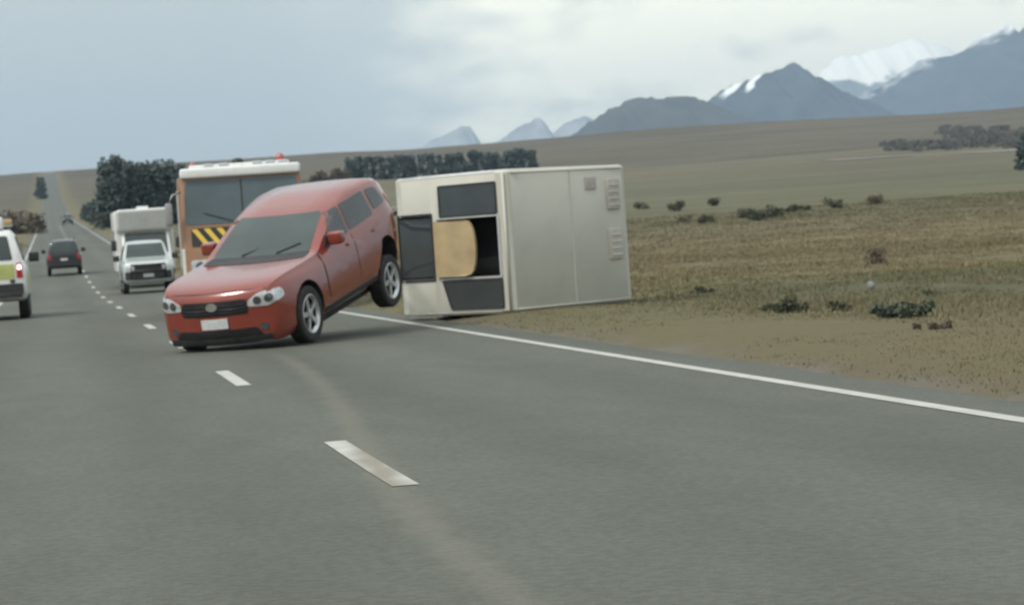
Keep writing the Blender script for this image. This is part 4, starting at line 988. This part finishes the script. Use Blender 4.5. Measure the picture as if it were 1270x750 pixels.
SH = [(837, 262, 20, 11, 'shrub'), (848, 276, 16, 8, 'shrubb'), (884, 256, 18, 11, 'shrub'), (876, 277, 20, 10, 'shrub'), (921, 271, 20, 15, 'shrubb'), (985, 263, 30, 8, 'shrub'), (1036, 259, 20, 13, 'shrub'), (1085, 254, 18, 12, 'shrubb'), (795, 260, 14, 9, 'shrub')]
for i, s_ in enumerate(SH):
    shrub(*s_, {4: 'dark brown shrub touching the widest green shrub on the plain', 5: 'long flat shrub just past the widest green shrub on the plain', 8: 'small shrub close beside the caravan roof edge'}.get(i, 'small dark shrub in the scattered row across the middle of the plain'), 'scattered shrubs on the plain', 100+i)
shrub(950, 273, 40, 16, 'shrubg', 'widest green shrub in the scattered row on the plain', None, 120)
shrub(1089, 328, 28, 22, 'shrubb', 'lone dark brown bush on the orange grass', None, 121)
shrub(985, 388, 44, 20, 'shrub', 'low olive bush at the front edge of the grass', None, 122)
shrub(955, 386, 24, 12, 'shrub', 'small flat bush beside the low olive bush', None, 123)
shrub(1044, 386, 34, 13, 'shrub', 'flat tuft between the olive bush and the grey green bush', None, 124)
shrub(1125, 394, 72, 24, 'shrubg', 'broad grey green bush near the pale stone', None, 125)
shrub(1155, 367, 16, 10, 'shrub', 'little dark bush behind the grey green bush', None, 126)
shrub(1160, 408, 40, 11, 'shrubb', 'flat brown bush in front of the grey green bush', None, 127)
shrub(875, 364, 34, 10, 'shrub', 'low bush in the grass beside the caravan roof', None, 128)
p = hit(1080, 358); bm = bmesh.new(); bmesh.ops.create_icosphere(bm, subdivisions=2, radius=.06)
for v_ in bm.verts: v_.co *= 1+.25*noise.noise(v_.co*9); v_.co.z *= 1.2
me = bpy.data.meshes.new('stone'); bm.to_mesh(me); bm.free(); me.materials.append(MT['stone']); o = bpy.data.objects.new('stone', me); C.objects.link(o); o.location = (p.x, p.y, ground_z(p.x, p.y)+.05)
tag(o, 'small pale stone in the green grass', 'stone')

# grass: tufts of bent blades over verge and field
rg = random.Random(11); V, F = [], []
def tuft(X, Y, h, nb, spread):
    z = ground_z(X, Y)-.01
    for _ in range(nb):
        a_ = rg.random()*6.28; le = rg.random()*.8; hh = h*(.5+.7*rg.random()); wd = max(.006, .00035*Y)*(.7+.6*rg.random())
        bx_, by_ = X+rg.gauss(0, spread), Y+rg.gauss(0, spread); c_, s_ = math.cos(a_), math.sin(a_)
        b0 = len(V); pa = rg.random()*3.14; px, py = math.cos(pa)*wd, math.sin(pa)*wd
        V.extend([(bx_-px, by_-py, z), (bx_+px, by_+py, z), (bx_+c_*le*hh*.4+px*.7, by_+s_*le*hh*.4+py*.7, z+hh*.6), (bx_+c_*le*hh, by_+s_*le*hh, z+hh)])
        F.append((b0, b0+1, b0+2)); F.append((b0, b0+2, b0+3))
for _ in range(66000):
    Y = 4+ (rg.random()**1.6)*162; X = 5.9+(.46*Y+4)*rg.random()**1.15
    o_ = X-(XC+LANE); dens = noise.noise(Vector((X*.35, Y*.16, 7)))+noise.noise(Vector((X*1.3, Y*.8, 2)))*.6
    if dens < -.45+.3*(1-sm(.6, 2.0, o_)): continue
    tuft(X, Y, (.04+.07*max(0, dens))*(.45+.7*sm(1.2, 6, o_))*(1+Y*.004), 5, .07+.0012*Y)
for _ in range(6000):
    Y = 45+rg.random()*200; X = rg.uniform(-2.6-.12*Y, -2.6)
    tuft(X, Y, .12+.1*rg.random(), 5, .12+.0012*Y)
tag(link('grass', V, F, MT['grass']), 'dry brown and olive grass tufts covering verge and plain', 'grass', kind='stuff')

# ------------------------------------------------------------------ the air
hb = bpy.data.materials.new('air'); hb.use_nodes = True; n = hb.node_tree.nodes; l = hb.node_tree.links
for q in list(n): n.remove(q)
oo = n.new('ShaderNodeOutputMaterial'); pv = n.new('ShaderNodeVolumePrincipled'); pv.inputs['Color'].default_value = (.58, .78, 1.0, 1); pv.inputs['Density'].default_value = .000085
pv.inputs['Anisotropy'].default_value = .0
l.new(pv.outputs[0], oo.inputs['Volume'])
hz = box('haze', (-9500, -400, -25), (9500, 13500, 900), hb, None, 0)
tag(hz, 'thin blue haze in the air over the whole plain', 'haze', kind='stuff')
